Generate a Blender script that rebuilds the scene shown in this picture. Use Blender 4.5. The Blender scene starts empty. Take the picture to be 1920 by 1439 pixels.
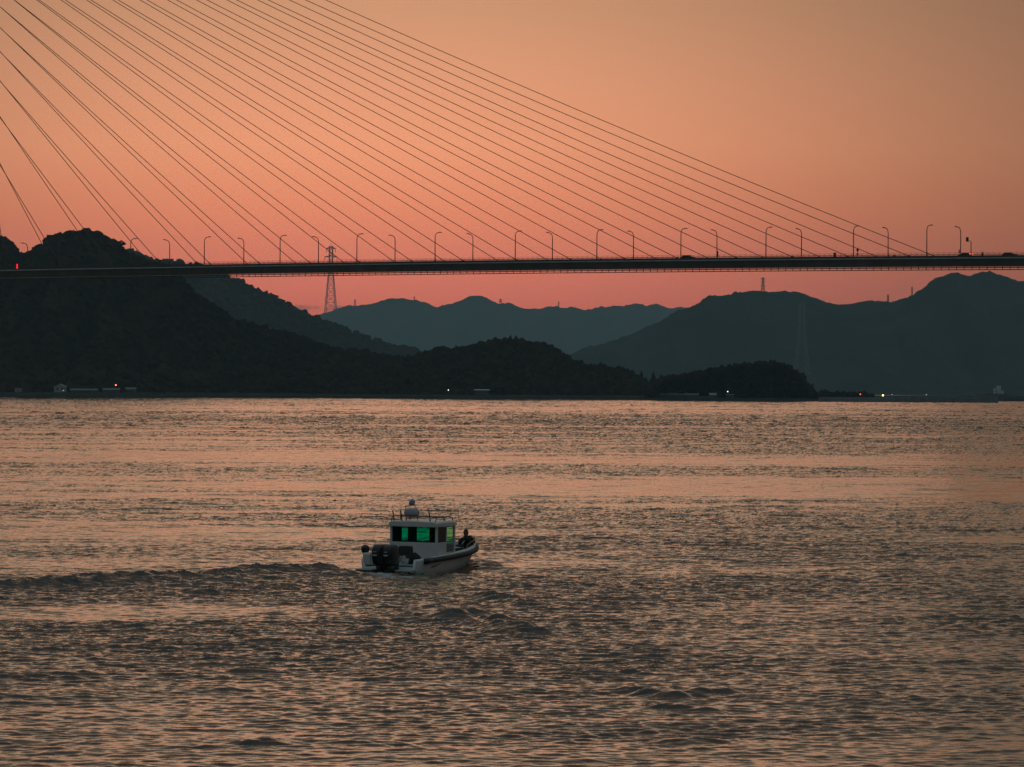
import bpy, bmesh, math, random
import numpy as np
from mathutils import Matrix, Vector

rng = np.random.default_rng(7)
random.seed(7)
scene = bpy.context.scene
COL = scene.collection
R = math.radians

# ------------------------------------------------------------------ camera
F = 9000.0                                   # focal length in photo pixels (photo 1920 x 1439)
EYE = Vector((0.0, 0.0, 8.32))
PITCH = 8.5 / F
ROLL = 0.0057
fwd = Vector((0, math.cos(PITCH), math.sin(PITCH)))
r0 = Vector((1, 0, 0)); u0 = r0.cross(fwd)
cr, sr = math.cos(ROLL), math.sin(ROLL)
right = (r0 * cr + u0 * sr).normalized()
up = right.cross(fwd).normalized()
cam = bpy.data.cameras.new('camera')
cam.sensor_width = 36.0
cam.lens = 36.0 * F / 1920.0
cam.clip_start = 1.0
cam.clip_end = 80000.0
camo = bpy.data.objects.new('camera', cam)
COL.objects.link(camo)
m = Matrix((right, up, -fwd)).transposed().to_4x4()
m.translation = EYE
camo.matrix_world = m
scene.camera = camo

def ray(px, py):
    return fwd + right * ((px - 960.0) / F) - up * ((py - 719.5) / F)
def at_depth(px, py, Y):
    d = ray(px, py); return EYE + d * (Y / d.y)
def on_water(px, py, z=0.0):
    d = ray(px, py); return EYE + d * ((z - EYE.z) / d.z)
def project(p):
    v = Vector(p) - EYE
    k = v.dot(fwd)
    return 960 + F * v.dot(right) / k, 719.5 - F * v.dot(up) / k

# ------------------------------------------------------------------ world, sun, exposure
scene.view_settings.view_transform = 'Standard'
scene.view_settings.look = 'None'
scene.view_settings.exposure = 0.0
scene.view_settings.gamma = 1.0
scene.cycles.use_denoising = True
scene.cycles.denoising_input_passes = 'RGB_ALBEDO_NORMAL'
scene.cycles.denoising_prefilter = 'ACCURATE'
scene.cycles.adaptive_threshold = 0.005

HAZE_DENS = 3.5e-5
HAZE_L = np.array([0.050, 0.100, 0.115])      # light the haze sends back (used only to choose the sky's own colours)
def lin(c):
    c = np.array(c, float) / 255.0
    return np.where(c <= 0.04045, c / 12.92, ((c + 0.055) / 1.055) ** 2.4)

def sky_stop(rgb, path):
    T = math.exp(-HAZE_DENS * path)
    c = (lin(rgb) - (1 - T) * HAZE_L) / T
    return np.maximum(c, 0.01)
BOXTOP, BOXFAR = 420.0, 27000.0
def path(z):
    return min(BOXFAR, (BOXTOP - 8) / max(z, 1e-4))
seen = [(0.0, (170, 90, 88)), (0.013, (178, 100, 92)), (0.0195, (188, 109, 101)), (0.028, (200, 118, 104)), (0.036, (214, 131, 107)),
        (0.050, (227, 152, 119)), (0.064, (218, 152, 120)), (0.081, (196, 145, 114)), (0.10, (176, 140, 109))]
stops = [(z, sky_stop(c, path(z))) for z, c in seen]
stops += [(0.16, np.array([.25, .20, .145])), (0.28, np.array([.14, .108, .085])), (0.5, np.array([.12, .105, .095])), (1.0, np.array([.19, .33, .39]))]

world = bpy.data.worlds.new("World")
scene.world = world
world.use_nodes = True
nt = world.node_tree
for n in list(nt.nodes): nt.nodes.remove(n)
N = nt.nodes.new; L = nt.links.new
out = N('ShaderNodeOutputWorld'); bg = N('ShaderNodeBackground')
tc = N('ShaderNodeTexCoord'); sep = N('ShaderNodeSeparateXYZ')
L(tc.outputs['Generated'], sep.inputs[0])
ramp = N('ShaderNodeValToRGB')
ramp.color_ramp.interpolation = 'LINEAR'
els = ramp.color_ramp.elements
els[0].position = stops[0][0]; els[0].color = (*stops[0][1], 1)
els[1].position = 1.0; els[1].color = (*stops[-1][1], 1)
for z, c in stops[1:-1]:
    e = els.new(z); e.color = (*c, 1)
L(sep.outputs['Z'], ramp.inputs[0])
def math_node(op, a, b=None):
    n = N('ShaderNodeMath'); n.operation = op
    for i, v in enumerate((a, b)):
        if v is None: continue
        if isinstance(v, (int, float)): n.inputs[i].default_value = v
        else: L(v, n.inputs[i])
    return n.outputs[0]
# set sun's glow; near the horizon its azimuth falloff also paints in lens vignetting
GLOW_AZ = R(-1.7)
az = math_node('ARCTAN2', sep.outputs['X'], sep.outputs['Y'])
wide = math_node('ADD', math_node('MULTIPLY', math_node('MAXIMUM', math_node('SUBTRACT', sep.outputs['Z'], 0.085), 0.0), R(220)), R(5.1))
d = math_node('DIVIDE', math_node('SUBTRACT', az, GLOW_AZ), wide)
g = math_node('POWER', 2.71828, math_node('MULTIPLY', math_node('MULTIPLY', d, d), -0.5))
d2 = math_node('DIVIDE', math_node('SUBTRACT', az, GLOW_AZ), R(60.0))
g2 = math_node('POWER', 2.71828, math_node('MULTIPLY', math_node('MULTIPLY', d2, d2), -0.5))
fac = math_node('ADD', math_node('ADD', math_node('MULTIPLY', g, 0.88), math_node('MULTIPLY', g2, 0.12)), 0.0)
fac = math_node('MINIMUM', math_node('MULTIPLY', fac, 1.0), 1.0)
# away from the glow and higher up the sky turns to blue-grey dusk
dusk = N('ShaderNodeValToRGB')
de = dusk.color_ramp.elements
de[0].position = 0.0; de[0].color = (.05, .027, .012, 1)
de[1].position = 1.0; de[1].color = (.21, .36, .42, 1)
e = de.new(0.12); e.color = (.068, .052, .044, 1)
e = de.new(0.4); e.color = (.11, .15, .165, 1)
L(sep.outputs['Z'], dusk.inputs[0])
mix = N('ShaderNodeMix'); mix.data_type = 'RGBA'
L(fac, mix.inputs[0]); L(dusk.outputs[0], mix.inputs[6]); L(ramp.outputs[0], mix.inputs[7])
sky = N('ShaderNodeTexSky'); sky.sky_type = 'NISHITA'; sky.sun_disc = False
sky.sun_elevation = R(1.0); sky.sun_rotation = GLOW_AZ
addn = N('ShaderNodeMix'); addn.data_type = 'RGBA'; addn.blend_type = 'ADD'
addn.inputs[0].default_value = 0.004
L(mix.outputs[2], addn.inputs[6]); L(sky.outputs[0], addn.inputs[7])
L(addn.outputs[2], bg.inputs[0]); bg.inputs[1].default_value = 1.0
L(bg.outputs[0], out.inputs[0])

sun = bpy.data.lights.new('sun', 'SUN')
sun.energy = 0.012; sun.angle = R(14); sun.color = (1.0, 0.62, 0.42)
suno = bpy.data.objects.new('sun', sun)
COL.objects.link(suno)
suno.rotation_euler = Vector((0, 1, -0.06)).to_track_quat('Z', 'Y').to_euler()
sd = Vector((math.sin(GLOW_AZ), math.cos(GLOW_AZ), math.tan(R(2.5))))
suno.rotation_euler = sd.to_track_quat('Z', 'Y').to_euler()
suno.location = (0, 300, 60)

# ------------------------------------------------------------------ materials
def mat(name, color, rough=0.6, metal=0.0, noise=None, emit=None, spec=None, bump=None):
    mm = bpy.data.materials.new(name); mm.use_nodes = True
    t = mm.node_tree; b = t.nodes['Principled BSDF']
    b.inputs['Base Color'].default_value = (*color, 1)
    b.inputs['Roughness'].default_value = rough
    b.inputs['Metallic'].default_value = metal
    if spec is not None: b.inputs['Specular IOR Level'].default_value = spec
    if noise:
        scale, amt = noise
        tcn = t.nodes.new('ShaderNodeTexCoord')
        nn = t.nodes.new('ShaderNodeTexNoise'); nn.inputs['Scale'].default_value = scale; nn.inputs['Detail'].default_value = 5
        t.links.new(tcn.outputs['Object'], nn.inputs['Vector'])
        mr = t.nodes.new('ShaderNodeMapRange')
        mr.inputs['From Min'].default_value = .3; mr.inputs['From Max'].default_value = .7
        mr.inputs['To Min'].default_value = 1 - amt; mr.inputs['To Max'].default_value = 1 + amt
        t.links.new(nn.outputs['Fac'], mr.inputs['Value'])
        mx = t.nodes.new('ShaderNodeMix'); mx.data_type = 'RGBA'; mx.blend_type = 'MULTIPLY'
        mx.inputs[0].default_value = 1.0
        mx.inputs[6].default_value = (*color, 1)
        t.links.new(mr.outputs[0], mx.inputs[7])
        t.links.new(mx.outputs[2], b.inputs['Base Color'])
    if emit:
        b.inputs['Emission Color'].default_value = (*emit[0], 1)
        b.inputs['Emission Strength'].default_value = emit[1]
    return mm

M = dict(
    steel=mat('weathered_steel_paint', (.10, .075, .06), .6, 0, (.15, .25)),
    fascia=mat('galvanised_fascia', (.42, .42, .42), .5, 0, (.4, .2)),
    asphalt=mat('asphalt', (.05, .05, .052), .9, 0, (1.5, .3)),
    rail=mat('painted_rail', (.07, .05, .045), .6, 0, (2., .2)),
    cable=mat('cable_sheath', (.075, .038, .022), .5, 0, (.3, .15)),
    lamp=mat('lamp_post_steel', (.10, .065, .05), .5, 0, (1., .2)),
    tower=mat('tower_steel', (.30, .30, .31), .6, 0, (.1, .15)),
    yellow=mat('pale_inspection_rail', (.60, .50, .25), .6, 0, (1., .2)),
    hull=mat('white_gelcoat', (.62, .58, .55), .32, 0, (1.3, .06)),
    deck=mat('grey_nonskid', (.30, .30, .30), .8, 0, (9., .15)),
    rub=mat('dark_rub_rail', (.045, .038, .036), .6, 0, (5., .2)),
    black=mat('black_cowling', (.010, .010, .011), .33, 0, (3., .3)),
    dark=mat('dark_plastic', (.018, .018, .02), .6, 0, (6., .3)),
    liner=mat('dark_cabin_lining', (.03, .035, .03), .8, 0, (4., .3)),
    tube=mat('stainless_tube', (.16, .14, .13), .35, .6, (8., .1)),
    decal=mat('pale_decal', (.6, .6, .6), .5, 0, (20., .05)),
    darkdecal=mat('dark_decal', (.05, .05, .06), .5, 0, (20., .1)),
    vinyl=mat('dark_vinyl', (.03, .029, .03), .7, 0, (6., .2)),
    radar=mat('grey_radome', (.30, .30, .33), .5, 0, (5., .08)),
    cloth=mat('dark_jacket', (.010, .010, .011), .9, 0, (7., .4)),
    trousers=mat('dark_trousers', (.022, .018, .018), .9, 0, (7., .3)),
    skin=mat('skin', (.16, .09, .065), .6, 0, (15., .1)),
    hair=mat('dark_hair', (.01, .009, .008), .7, 0, (20., .3)),
    rope=mat('pale_rope', (.5, .48, .44), .9, 0, (20., .2)),
    forest=mat('forest_canopy', (.030, .016, .009), 1.0, 0, (.09, .55), spec=0.0),
    hill=mat('wooded_hillside', (.030, .016, .009), 1.0, 0, (.03, .5), spec=0.0),
    farhill=mat('distant_hillside', (.022, .024, .018), 1.0, 0, (.006, .45), spec=0.0),
    bark=mat('bark', (.03, .024, .018), 1.0, 0, (2., .3)),
    shore=mat('shore_soil', (.035, .033, .030), 1.0, 0, (.08, .3), spec=0.1),
    concrete=mat('stained_concrete', (.085, .080, .078), .9, 0, (.25, .35)),
    paleconcrete=mat('pale_concrete', (.55, .53, .52), .9, 0, (.2, .15)),
    plaster=mat('white_plaster', (.32, .31, .31), .8, 0, (.4, .12)),
    roof=mat('grey_roof_sheet', (.12, .12, .13), .7, 0, (.5, .2)),
    paleroof=mat('pale_roof_sheet', (.85, .84, .85), .6, 0, (.3, .12)),
    glassdark=mat('dark_window', (.015, .018, .02), .15),
    pylon=mat('galvanised_lattice', (.16, .13, .10), .6, 0, (.05, .15)),
    palepylon=mat('pale_lattice', (.24, .24, .24), .6, 0, (.05, .15)),
    car=mat('dark_car_paint', (.02, .02, .022), .3, 0, (1., .1)),
    tyre=mat('tyre_rubber', (.015, .015, .015), .9, 0, (9., .2)),
    sign=mat('sign_panel', (.05, .045, .03), .6, 0, (2., .15)),
    red=mat('red_lamp', (.3, .01, .01), .4, 0, None, ((1, .012, .03), 1.7)),
    tail=mat('tail_lamp', (.3, .02, .01), .4, 0, None, ((1, .14, .08), 2.4)),
    head=mat('warm_reflector', (.5, .4, .3), .4, 0, None, ((1, .6, .4), 3.0)),
    white_l=mat('white_lamp', (.6, .6, .6), .4, 0, None, ((1, .90, .82), 2.4)),
    dim_l=mat('dim_lamp', (.6, .6, .6), .4, 0, None, ((1, .92, .86), 1.0)),
    warm_l=mat('warm_lamp', (.6, .5, .3), .4, 0, None, ((1, .62, .24), 8.0)),
    shore_red=mat('red_beacon', (.5, .05, .03), .4, 0, None, ((1, .16, .08), 9.0)),
)
def glass(name, tint, refl=.05):
    mm = bpy.data.materials.new(name); mm.use_nodes = True
    t = mm.node_tree
    for n in list(t.nodes): t.nodes.remove(n)
    o = t.nodes.new('ShaderNodeOutputMaterial'); mx = t.nodes.new('ShaderNodeMixShader')
    tr = t.nodes.new('ShaderNodeBsdfTransparent'); gl = t.nodes.new('ShaderNodeBsdfGlossy')
    tr.inputs[0].default_value = (*tint, 1); gl.inputs['Roughness'].default_value = .03
    gl.inputs[0].default_value = (.8, .85, .85, 1)
    lw = t.nodes.new('ShaderNodeLayerWeight'); lw.inputs[0].default_value = .12
    ml = t.nodes.new('ShaderNodeMath'); ml.operation = 'MULTIPLY'; ml.inputs[1].default_value = refl * 4
    t.links.new(lw.outputs['Facing'], ml.inputs[0])
    t.links.new(ml.outputs[0], mx.inputs[0])
    t.links.new(tr.outputs[0], mx.inputs[1]); t.links.new(gl.outputs[0], mx.inputs[2])
    t.links.new(mx.outputs[0], o.inputs[0])
    return mm
M['rear_glass'] = glass('deep_green_glass', (.06, .80, .88), .03)
M['front_glass'] = glass('light_green_glass', (.48, .88, .62), .03)

# ------------------------------------------------------------------ mesh helpers
class MB:
    def __init__(s): s.v = []; s.f = []
    def add(s, vs, fs):
        o = len(s.v); s.v += [tuple(v) for v in vs]; s.f += [tuple(i + o for i in f) for f in fs]; return s
    def box(s, lo, hi, mtx=None):
        x0, y0, z0 = lo; x1, y1, z1 = hi
        vs = [(x0, y0, z0), (x1, y0, z0), (x1, y1, z0), (x0, y1, z0), (x0, y0, z1), (x1, y0, z1), (x1, y1, z1), (x0, y1, z1)]
        if mtx is not None: vs = [mtx @ Vector(v) for v in vs]
        return s.add(vs, [(3, 2, 1, 0), (4, 5, 6, 7), (0, 1, 5, 4), (1, 2, 6, 5), (2, 3, 7, 6), (3, 0, 4, 7)])
    def bar(s, a, b, w, h=None):
        a = Vector(a); b = Vector(b); h = w if h is None else h
        d = (b - a); 
        if d.length < 1e-6: return s
        d.normalize()
        ref = Vector((0, 0, 1)) if abs(d.z) < .95 else Vector((1, 0, 0))
        sx = d.cross(ref).normalized() * (w / 2); sy = sx.cross(d).normalized() * (h / 2)
        vs = [a - sx - sy, a + sx - sy, a + sx + sy, a - sx + sy, b - sx - sy, b + sx - sy, b + sx + sy, b - sx + sy]
        return s.add(vs, [(3, 2, 1, 0), (4, 5, 6, 7), (0, 1, 5, 4), (1, 2, 6, 5), (2, 3, 7, 6), (3, 0, 4, 7)])
    def tube(s, pts, r, n=8, cap=True):
        pts = [Vector(p) for p in pts]
        rs = r if isinstance(r, (list, tuple)) else [r] * len(pts)
        vs = []; fs = []; prev = None
        for i, p in enumerate(pts):
            t = (pts[min(i + 1, len(pts) - 1)] - pts[max(i - 1, 0)]).normalized()
            if prev is None:
                ref = Vector((0, 0, 1)) if abs(t.z) < .9 else Vector((1, 0, 0))
                sx = t.cross(ref).normalized()
            else:
                sx = (prev - t * prev.dot(t)).normalized()
            prev = sx; sy = t.cross(sx)
            for k in range(n):
                a = 2 * math.pi * k / n
                vs.append(p + (sx * math.cos(a) + sy * math.sin(a)) * rs[i])
        for i in range(len(pts) - 1):
            for k in range(n):
                k2 = (k + 1) % n
                fs.append((i * n + k, i * n + k2, (i + 1) * n + k2, (i + 1) * n + k))
        if cap:
            fs.append(tuple(range(n - 1, -1, -1))); fs.append(tuple((len(pts) - 1) * n + k for k in range(n)))
        return s.add(vs, fs)
    def lathe(s, prof, c, n=20):
        vs = []; fs = []
        for (r, z) in prof:
            for k in range(n):
                a = 2 * math.pi * k / n
                vs.append((c[0] + r * math.cos(a), c[1] + r * math.sin(a), c[2] + z))
        for i in range(len(prof) - 1):
            for k in range(n):
                k2 = (k + 1) % n
                fs.append((i * n + k, i * n + k2, (i + 1) * n + k2, (i + 1) * n + k))
        fs.append(tuple(range(n - 1, -1, -1))); fs.append(tuple((len(prof) - 1) * n + k for k in range(n)))
        return s.add(vs, fs)
    def loft(s, rings, closed=True, caps=True):
        n = len(rings[0]); vs = [v for r in rings for v in r]; fs = []
        for i in range(len(rings) - 1):
            for k in range(n if closed else n - 1):
                k2 = (k + 1) % n
                fs.append((i * n + k, i * n + k2, (i + 1) * n + k2, (i + 1) * n + k))
        if caps:
            fs.append(tuple(range(n - 1, -1, -1))); fs.append(tuple((len(rings) - 1) * n + k for k in range(n)))
        return s.add(vs, fs)
    def build(s, name, material, parent=None, smooth=False, bevel=0, sub=0, loc=None):
        me = bpy.data.meshes.new(name)
        me.from_pydata(s.v, [], s.f); me.materials.append(material)
        bm = bmesh.new(); bm.from_mesh(me); bmesh.ops.recalc_face_normals(bm, faces=bm.faces); bm.to_mesh(me); bm.free()
        if smooth:
            me.polygons.foreach_set('use_smooth', [True] * len(me.polygons))
        o = bpy.data.objects.new(name, me); COL.objects.link(o)
        if bevel:
            b = o.modifiers.new('bevel', 'BEVEL'); b.width = bevel; b.segments = 2; b.limit_method = 'ANGLE'
        if sub:
            b = o.modifiers.new('sub', 'SUBSURF'); b.levels = sub; b.render_levels = sub
        if parent is not None: o.parent = parent
        if loc is not None: o.location = loc
        return o

def npmesh(name, v, f, material, parent=None, smooth=False):
    me = bpy.data.meshes.new(name)
    v = np.ascontiguousarray(v, dtype=np.float32); f = np.ascontiguousarray(f, dtype=np.int32)
    k = f.shape[1]
    me.vertices.add(len(v)); me.vertices.foreach_set('co', v.ravel())
    me.loops.add(f.size); me.loops.foreach_set('vertex_index', f.ravel())
    me.polygons.add(len(f)); me.polygons.foreach_set('loop_start', np.arange(0, f.size, k, dtype=np.int32))
    me.polygons.foreach_set('loop_total', np.full(len(f), k, dtype=np.int32))
    me.polygons.foreach_set('use_smooth', np.full(len(f), smooth, dtype=bool))
    me.update(calc_edges=True)
    me.materials.append(material)
    o = bpy.data.objects.new(name, me); COL.objects.link(o)
    if parent is not None: o.parent = parent
    return o

def tag(o, label, cat, group=None, kind=None):
    o['label'] = label; o['category'] = cat
    if group: o['group'] = group
    if kind: o['kind'] = kind
    return o
def thing(name, loc, label, cat, rz=0, group=None):
    o = bpy.data.objects.new(name, None); COL.objects.link(o)
    o.empty_display_size = .2
    o.location = loc; o.rotation_euler = (0, 0, rz)
    return tag(o, label, cat, group)
def copy_tree(src, loc, rz, label, group=None):
    r = src.copy(); COL.objects.link(r); r.location = loc; r.rotation_euler = (0, 0, rz); r['label'] = label
    if group: r['group'] = group
    def rec(a, b):
        for ch in list(a.children):
            c = ch.copy(); COL.objects.link(c); c.parent = b; rec(ch, c)
    rec(src, r)
    return r

# ------------------------------------------------------------------ smooth noise from sums of waves
def wave_noise(x, y, scale, n=12, seed=0, aniso=1.0):
    g = np.random.default_rng(seed)
    s = np.zeros_like(x)
    for i in range(n):
        a = g.uniform(0, 2 * np.pi); k = 2 * np.pi / (scale * g.uniform(.6, 1.7)); p = g.uniform(0, 2 * np.pi)
        s += np.sin(k * (np.cos(a) * x + np.sin(a) * y * aniso) + p)
    return s / math.sqrt(n / 2)

# ------------------------------------------------------------------ water: one sheet, finer where it is seen closest
BX = on_water(729, 1071)
BOAT_HEAD = R(-25.0)                     # heading, turned right of +Y
def build_water():
    # rows by distance, columns by bearing
    rows = [88.0]
    while rows[-1] < 290: rows.append(rows[-1] * 1.0008)
    while rows[-1] < 520: rows.append(rows[-1] * 1.0010)
    while rows[-1] < 4000: rows.append(rows[-1] * 1.0010)
    while rows[-1] < 60000: rows.append(rows[-1] * 1.12)
    rows = np.array([12.0, 30.0, 55.0, 75.0] + rows)
    inner = np.linspace(-R(7.5), R(7.5), 980)
    outer = R(7.5) + (np.linspace(0, 1, 45)[1:] ** 2) * (math.pi - R(7.5))
    ang = np.concatenate([-outer[::-1], inner, outer])
    nr, nc = len(rows), len(ang)
    D, A = np.meshgrid(rows, ang, indexing='ij')
    # irregular spacing so that no grid pattern shows
    jr = rng.uniform(-.42, .42, D.shape); ja = rng.uniform(-.42, .42, D.shape)
    dr = np.gradient(rows)[:, None]; da = np.gradient(ang)[None, :]
    jr[:4] = 0; jr[-30:] = 0; ja[:, :45] = 0; ja[:, -45:] = 0
    D2 = D + jr * dr; A2 = A + ja * da
    x = (D2 * np.sin(A2)).astype(np.float64); y = (D2 * np.cos(A2)).astype(np.float64)
    active = (np.abs(A) < R(9)) & (D > 80) & (D < 4100)
    xa, ya = x[active], y[active]
    h = np.zeros_like(xa)
    g = np.random.default_rng(21)
    # wind patches: rough water and slick lanes
    patch = .62 * wave_noise(xa, ya, 95, 14, 5) + .5 * wave_noise(xa, ya, 36, 12, 6) + .35 * wave_noise(xa, ya, 14, 10, 9) + .55 * wave_noise(xa * .30, ya, 160, 12, 15)
    # lanes of slick and ruffled water, each lying where the tide puts it
    du = 960 + F * xa / ya; dv = 728 + (du - 960) * ROLL + EYE.z * F / ya
    lanes = np.zeros_like(xa)
    for (pu, pv_, wu, wv, sgn) in ((300, 857, 900, 9, -1.6), (100, 818, 420, 14, -.9), (1250, 922, 900, 9, -1.7), (650, 873, 520, 5, -1.4), (900, 766, 1500, 4, -1.5), (250, 1143, 320, 13, -1.9), (120, 1160, 200, 9, -1.2), (500, 1090, 240, 9, 2.2), (200, 1106, 300, 7, 1.6), (640, 1086, 90, 10, 1.6),
                                   (1500, 1180, 420, 50, -.9), (250, 1000, 420, 22, -.6), (1600, 870, 420, 12, -1.0), (1100, 1020, 500, 14, -.5), (300, 1060, 300, 8, -.6),
                                   (1500, 838, 650, 22, 1.3), (1500, 958, 700, 26, 1.2), (900, 795, 1200, 14, 1.2), (250, 912, 420, 9, 1.2), (1650, 1026, 500, 9, 1.0), (300, 1215, 500, 30, .7),
                                   (300, 950, 500, 10, .8), (1000, 1010, 300, 9, .8), (1300, 1100, 300, 10, .7), (250, 1110, 420, 9, .8), (700, 1130, 260, 12, .6), (200, 785, 300, 6, .9)):
        lanes += sgn * np.exp(-((du - pu) / wu) ** 2 - ((dv - pv_) / wv) ** 2)
    nearw = np.clip((420 - ya) / 240, 0, 1)
    st_far = .75 * wave_noise(xa * .10, ya, 42, 14, 61) + .55 * wave_noise(xa * .16, ya, 18, 14, 62)
    st_mid = .55 * wave_noise(xa * .16, ya, 13, 14, 63) + .40 * wave_noise(xa * .3, ya, 6, 14, 64)
    patch = patch * (1 - .55 * nearw) + 1.25 * lanes + st_far * np.clip((ya - 450) / 400, 0, 1) + st_mid * np.clip((ya - 200) / 120, 0, 1) * np.clip((1000 - ya) / 400, 0, 1)
    rough = 1 / (1 + np.exp(-2.3 * patch))
    far = np.clip((ya - 250) / 900, 0, 1)
    # long low swell, chop and ripples
    for i in range(12):
        lam = g.uniform(4, 13); a = g.normal(R(96), R(28)); amp = lam * .0011 * g.uniform(.5, 1.4)
        h += amp * np.sin(2 * np.pi / lam * (np.cos(a) * xa + np.sin(a) * ya) + g.uniform(0, 6.28))
    mid = np.zeros_like(xa)
    for i in range(40):
        lam = .95 * (2.8 ** g.uniform(0, 1)); a = g.normal(R(92), R(27)); amp = lam * .0042 * g.uniform(.4, 1.5)
        mid += amp * np.sin(2 * np.pi / lam * (np.cos(a) * xa + np.sin(a) * ya) + g.uniform(0, 6.28))
    small = np.zeros_like(xa)
    for i in range(54):
        lam = .26 * (3.4 ** g.uniform(0, 1)); a = g.normal(R(90), R(38)); amp = lam * .0078 * g.uniform(.4, 1.5)
        small += amp * np.sin(2 * np.pi / lam * (np.cos(a) * xa + np.sin(a) * ya) + g.uniform(0, 6.28))
    h += mid * (.20 + .34 * rough) + small * (.20 + .52 * rough) * (1 + .25 * np.clip((230 - ya) / 100, 0, 1))
    # beyond a few hundred metres the ripples are smaller than the mesh: give every facet its own tilt
    fz = g.standard_normal(D.shape); kk = np.ones(5) / math.sqrt(5)
    fz = .55 * fz + .60 * sum(np.roll(fz, q, axis=1) for q in range(-3, 4)) / math.sqrt(7)
    fw = g.standard_normal(D.shape); fc = np.cumsum(fw, axis=1); fw = (np.roll(fc, -11, axis=1) - np.roll(fc, 11, axis=1)) / math.sqrt(22); fz = fz + .60 * fw
    h_far = (fz * np.minimum(dr, .0011 * D) * .040)[active] * np.clip(1.35 - ya / 3600, .45, 1)
    h += h_far * np.clip((ya - 320) / 500, 0, 1) * (.16 + 1.05 * rough + .28 * np.clip((ya - 900) / 800, 0, 1) * (1 - rough))
    # sharper crests, flatter troughs
    h = h + 2.2 * h * np.abs(h)
    # the boat presses the water flat and leaves a hollow along its sides
    cb, sb_ = math.cos(BOAT_HEAD), math.sin(BOAT_HEAD)
    lx = (xa - BX.x) * cb + (ya - BX.y) * sb_; ly = -(xa - BX.x) * sb_ + (ya - BX.y) * cb
    near_b = np.exp(-.5 * (np.maximum(np.abs(lx) - 1.2, 0) / 1.8) ** 2) * np.exp(-.5 * (np.maximum(np.abs(ly - 4.0) - 4.6, 0) / 1.0) ** 2)
    h = h * (1 - .85 * near_b) - .16 * near_b * np.clip(1.1 - ly / 9, .1, 1)
    # wake left by the boat and the humps of its bow wave
    foam = np.zeros_like(xa)
    def ridge(pix, amp, sig, lump=2.6, seed=1, front=1.0, fo=0.0):
        nonlocal h, foam
        P = [on_water(px, py) for px, py in pix]
        best = np.full(xa.shape, 1e9); s_at = np.zeros_like(xa)
        acc = 0
        sel = (ya > min(p.y for p in P) - 12) & (ya < max(p.y for p in P) + 12)
        xs, ys = xa[sel], ya[sel]; b = np.full(xs.shape, 1e9); sa = np.zeros_like(xs); end = np.zeros_like(xs)
        tot = sum((P[i + 1] - P[i]).length for i in range(len(P) - 1))
        for i in range(len(P) - 1):
            a0, b0 = P[i], P[i + 1]; dx, dy = b0.x - a0.x, b0.y - a0.y; ll = math.hypot(dx, dy)
            t = np.clip(((xs - a0.x) * dx + (ys - a0.y) * dy) / ll ** 2, 0, 1)
            dd = np.hypot(xs - a0.x - t * dx, ys - a0.y - t * dy)
            q = dd < b
            b = np.where(q, dd, b); sa = np.where(q, acc + t * ll, sa); acc += ll
        wob = wave_noise(sa, sa * 0 + seed * 13.0, lump, 8, seed)
        taper = np.clip(np.minimum(sa / (tot * .18 if tot < 20 else 2.5), (tot - sa) / (tot * .18 + .01)), 0, 1)
        hh = amp * np.exp(-.5 * (b / sig) ** 2) * (.85 + .12 * wob + .10 * wave_noise(xs, ys * 1.6, 1.0, 12, seed + 40)) * taper
        h[sel] += hh
        if fo: foam[sel] = np.maximum(foam[sel], fo * np.exp(-.5 * (b / (sig * .9)) ** 2) * taper)
    ridge([(690, 1069), (640, 1070), (560, 1073), (480, 1076), (400, 1083), (300, 1089), (200, 1094), (100, 1100), (0, 1104), (-140, 1110)], .40, 1.1, 26.0, 3)
    ridge([(680, 1076), (600, 1082), (520, 1086), (420, 1094), (300, 1102), (180, 1108)], .15, 1.0, 3.0, 4, fo=.30)
    ridge([(640, 1090), (520, 1100), (380, 1112), (230, 1122)], .14, .8, 2.5, 14)
    ridge([(838, 1160), (870, 1153), (905, 1156)], .26, .42, 1.2, 5)
    ridge([(885, 1162), (930, 1166), (962, 1174)], .28, .42, 1.2, 25)
    ridge([(940, 1178), (980, 1184), (1018, 1190)], .26, .40, 1.2, 26)
    ridge([(905, 1176), (940, 1188), (965, 1190)], .14, .32, 1.0, 27)
    ridge([(890, 1166), (950, 1184), (1000, 1196)], .13, .4, 1.6, 15)
    ridge([(1060, 1262), (1085, 1258), (1120, 1266)], .12, 0.34, 1.5, 6)
    ridge([(1125, 1290), (1165, 1292), (1205, 1296)], .17, .34, 1.0, 7)
    ridge([(1190, 1300), (1240, 1306), (1290, 1312)], .20, .36, 1.0, 28)
    ridge([(1270, 1306), (1320, 1301), (1395, 1300)], .20, .36, 1.0, 29)
    ridge([(1210, 1326), (1300, 1332), (1360, 1340)], .12, 0.34, 1.6, 8)
    ridge([(1210, 1395), (1300, 1392), (1370, 1388)], .12, 0.34, 1.6, 9)
    ridge([(430, 1262), (480, 1258), (510, 1262)], .13, 0.34, 1.6, 10)
    ridge([(340, 1295), (400, 1292), (440, 1298)], .11, 0.34, 1.6, 11)
    ridge([(455, 1400), (490, 1396), (520, 1400)], .13, 0.32, 1.2, 12)
    ridge([(850, 1100), (900, 1112), (960, 1128), (1010, 1140)], .17, .6, 1.8, 16)
    ridge([(870, 1062), (890, 1058), (905, 1062), (920, 1068)], .30, .9, 1.5, 13)
    ridge([(800, 1080), (840, 1074), (880, 1066)], .04, .8, 1.8, 17, fo=.10)
    ridge([(690, 1072), (735, 1073), (790, 1077)], .07, .8, .9, 18, fo=.72)
    ridge([(700, 1080), (740, 1084), (800, 1086)], .05, .6, .9, 19, fo=.52)
    ridge([(810, 1092), (845, 1096), (880, 1096)], .05, .5, .9, 20, fo=.22)
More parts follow.
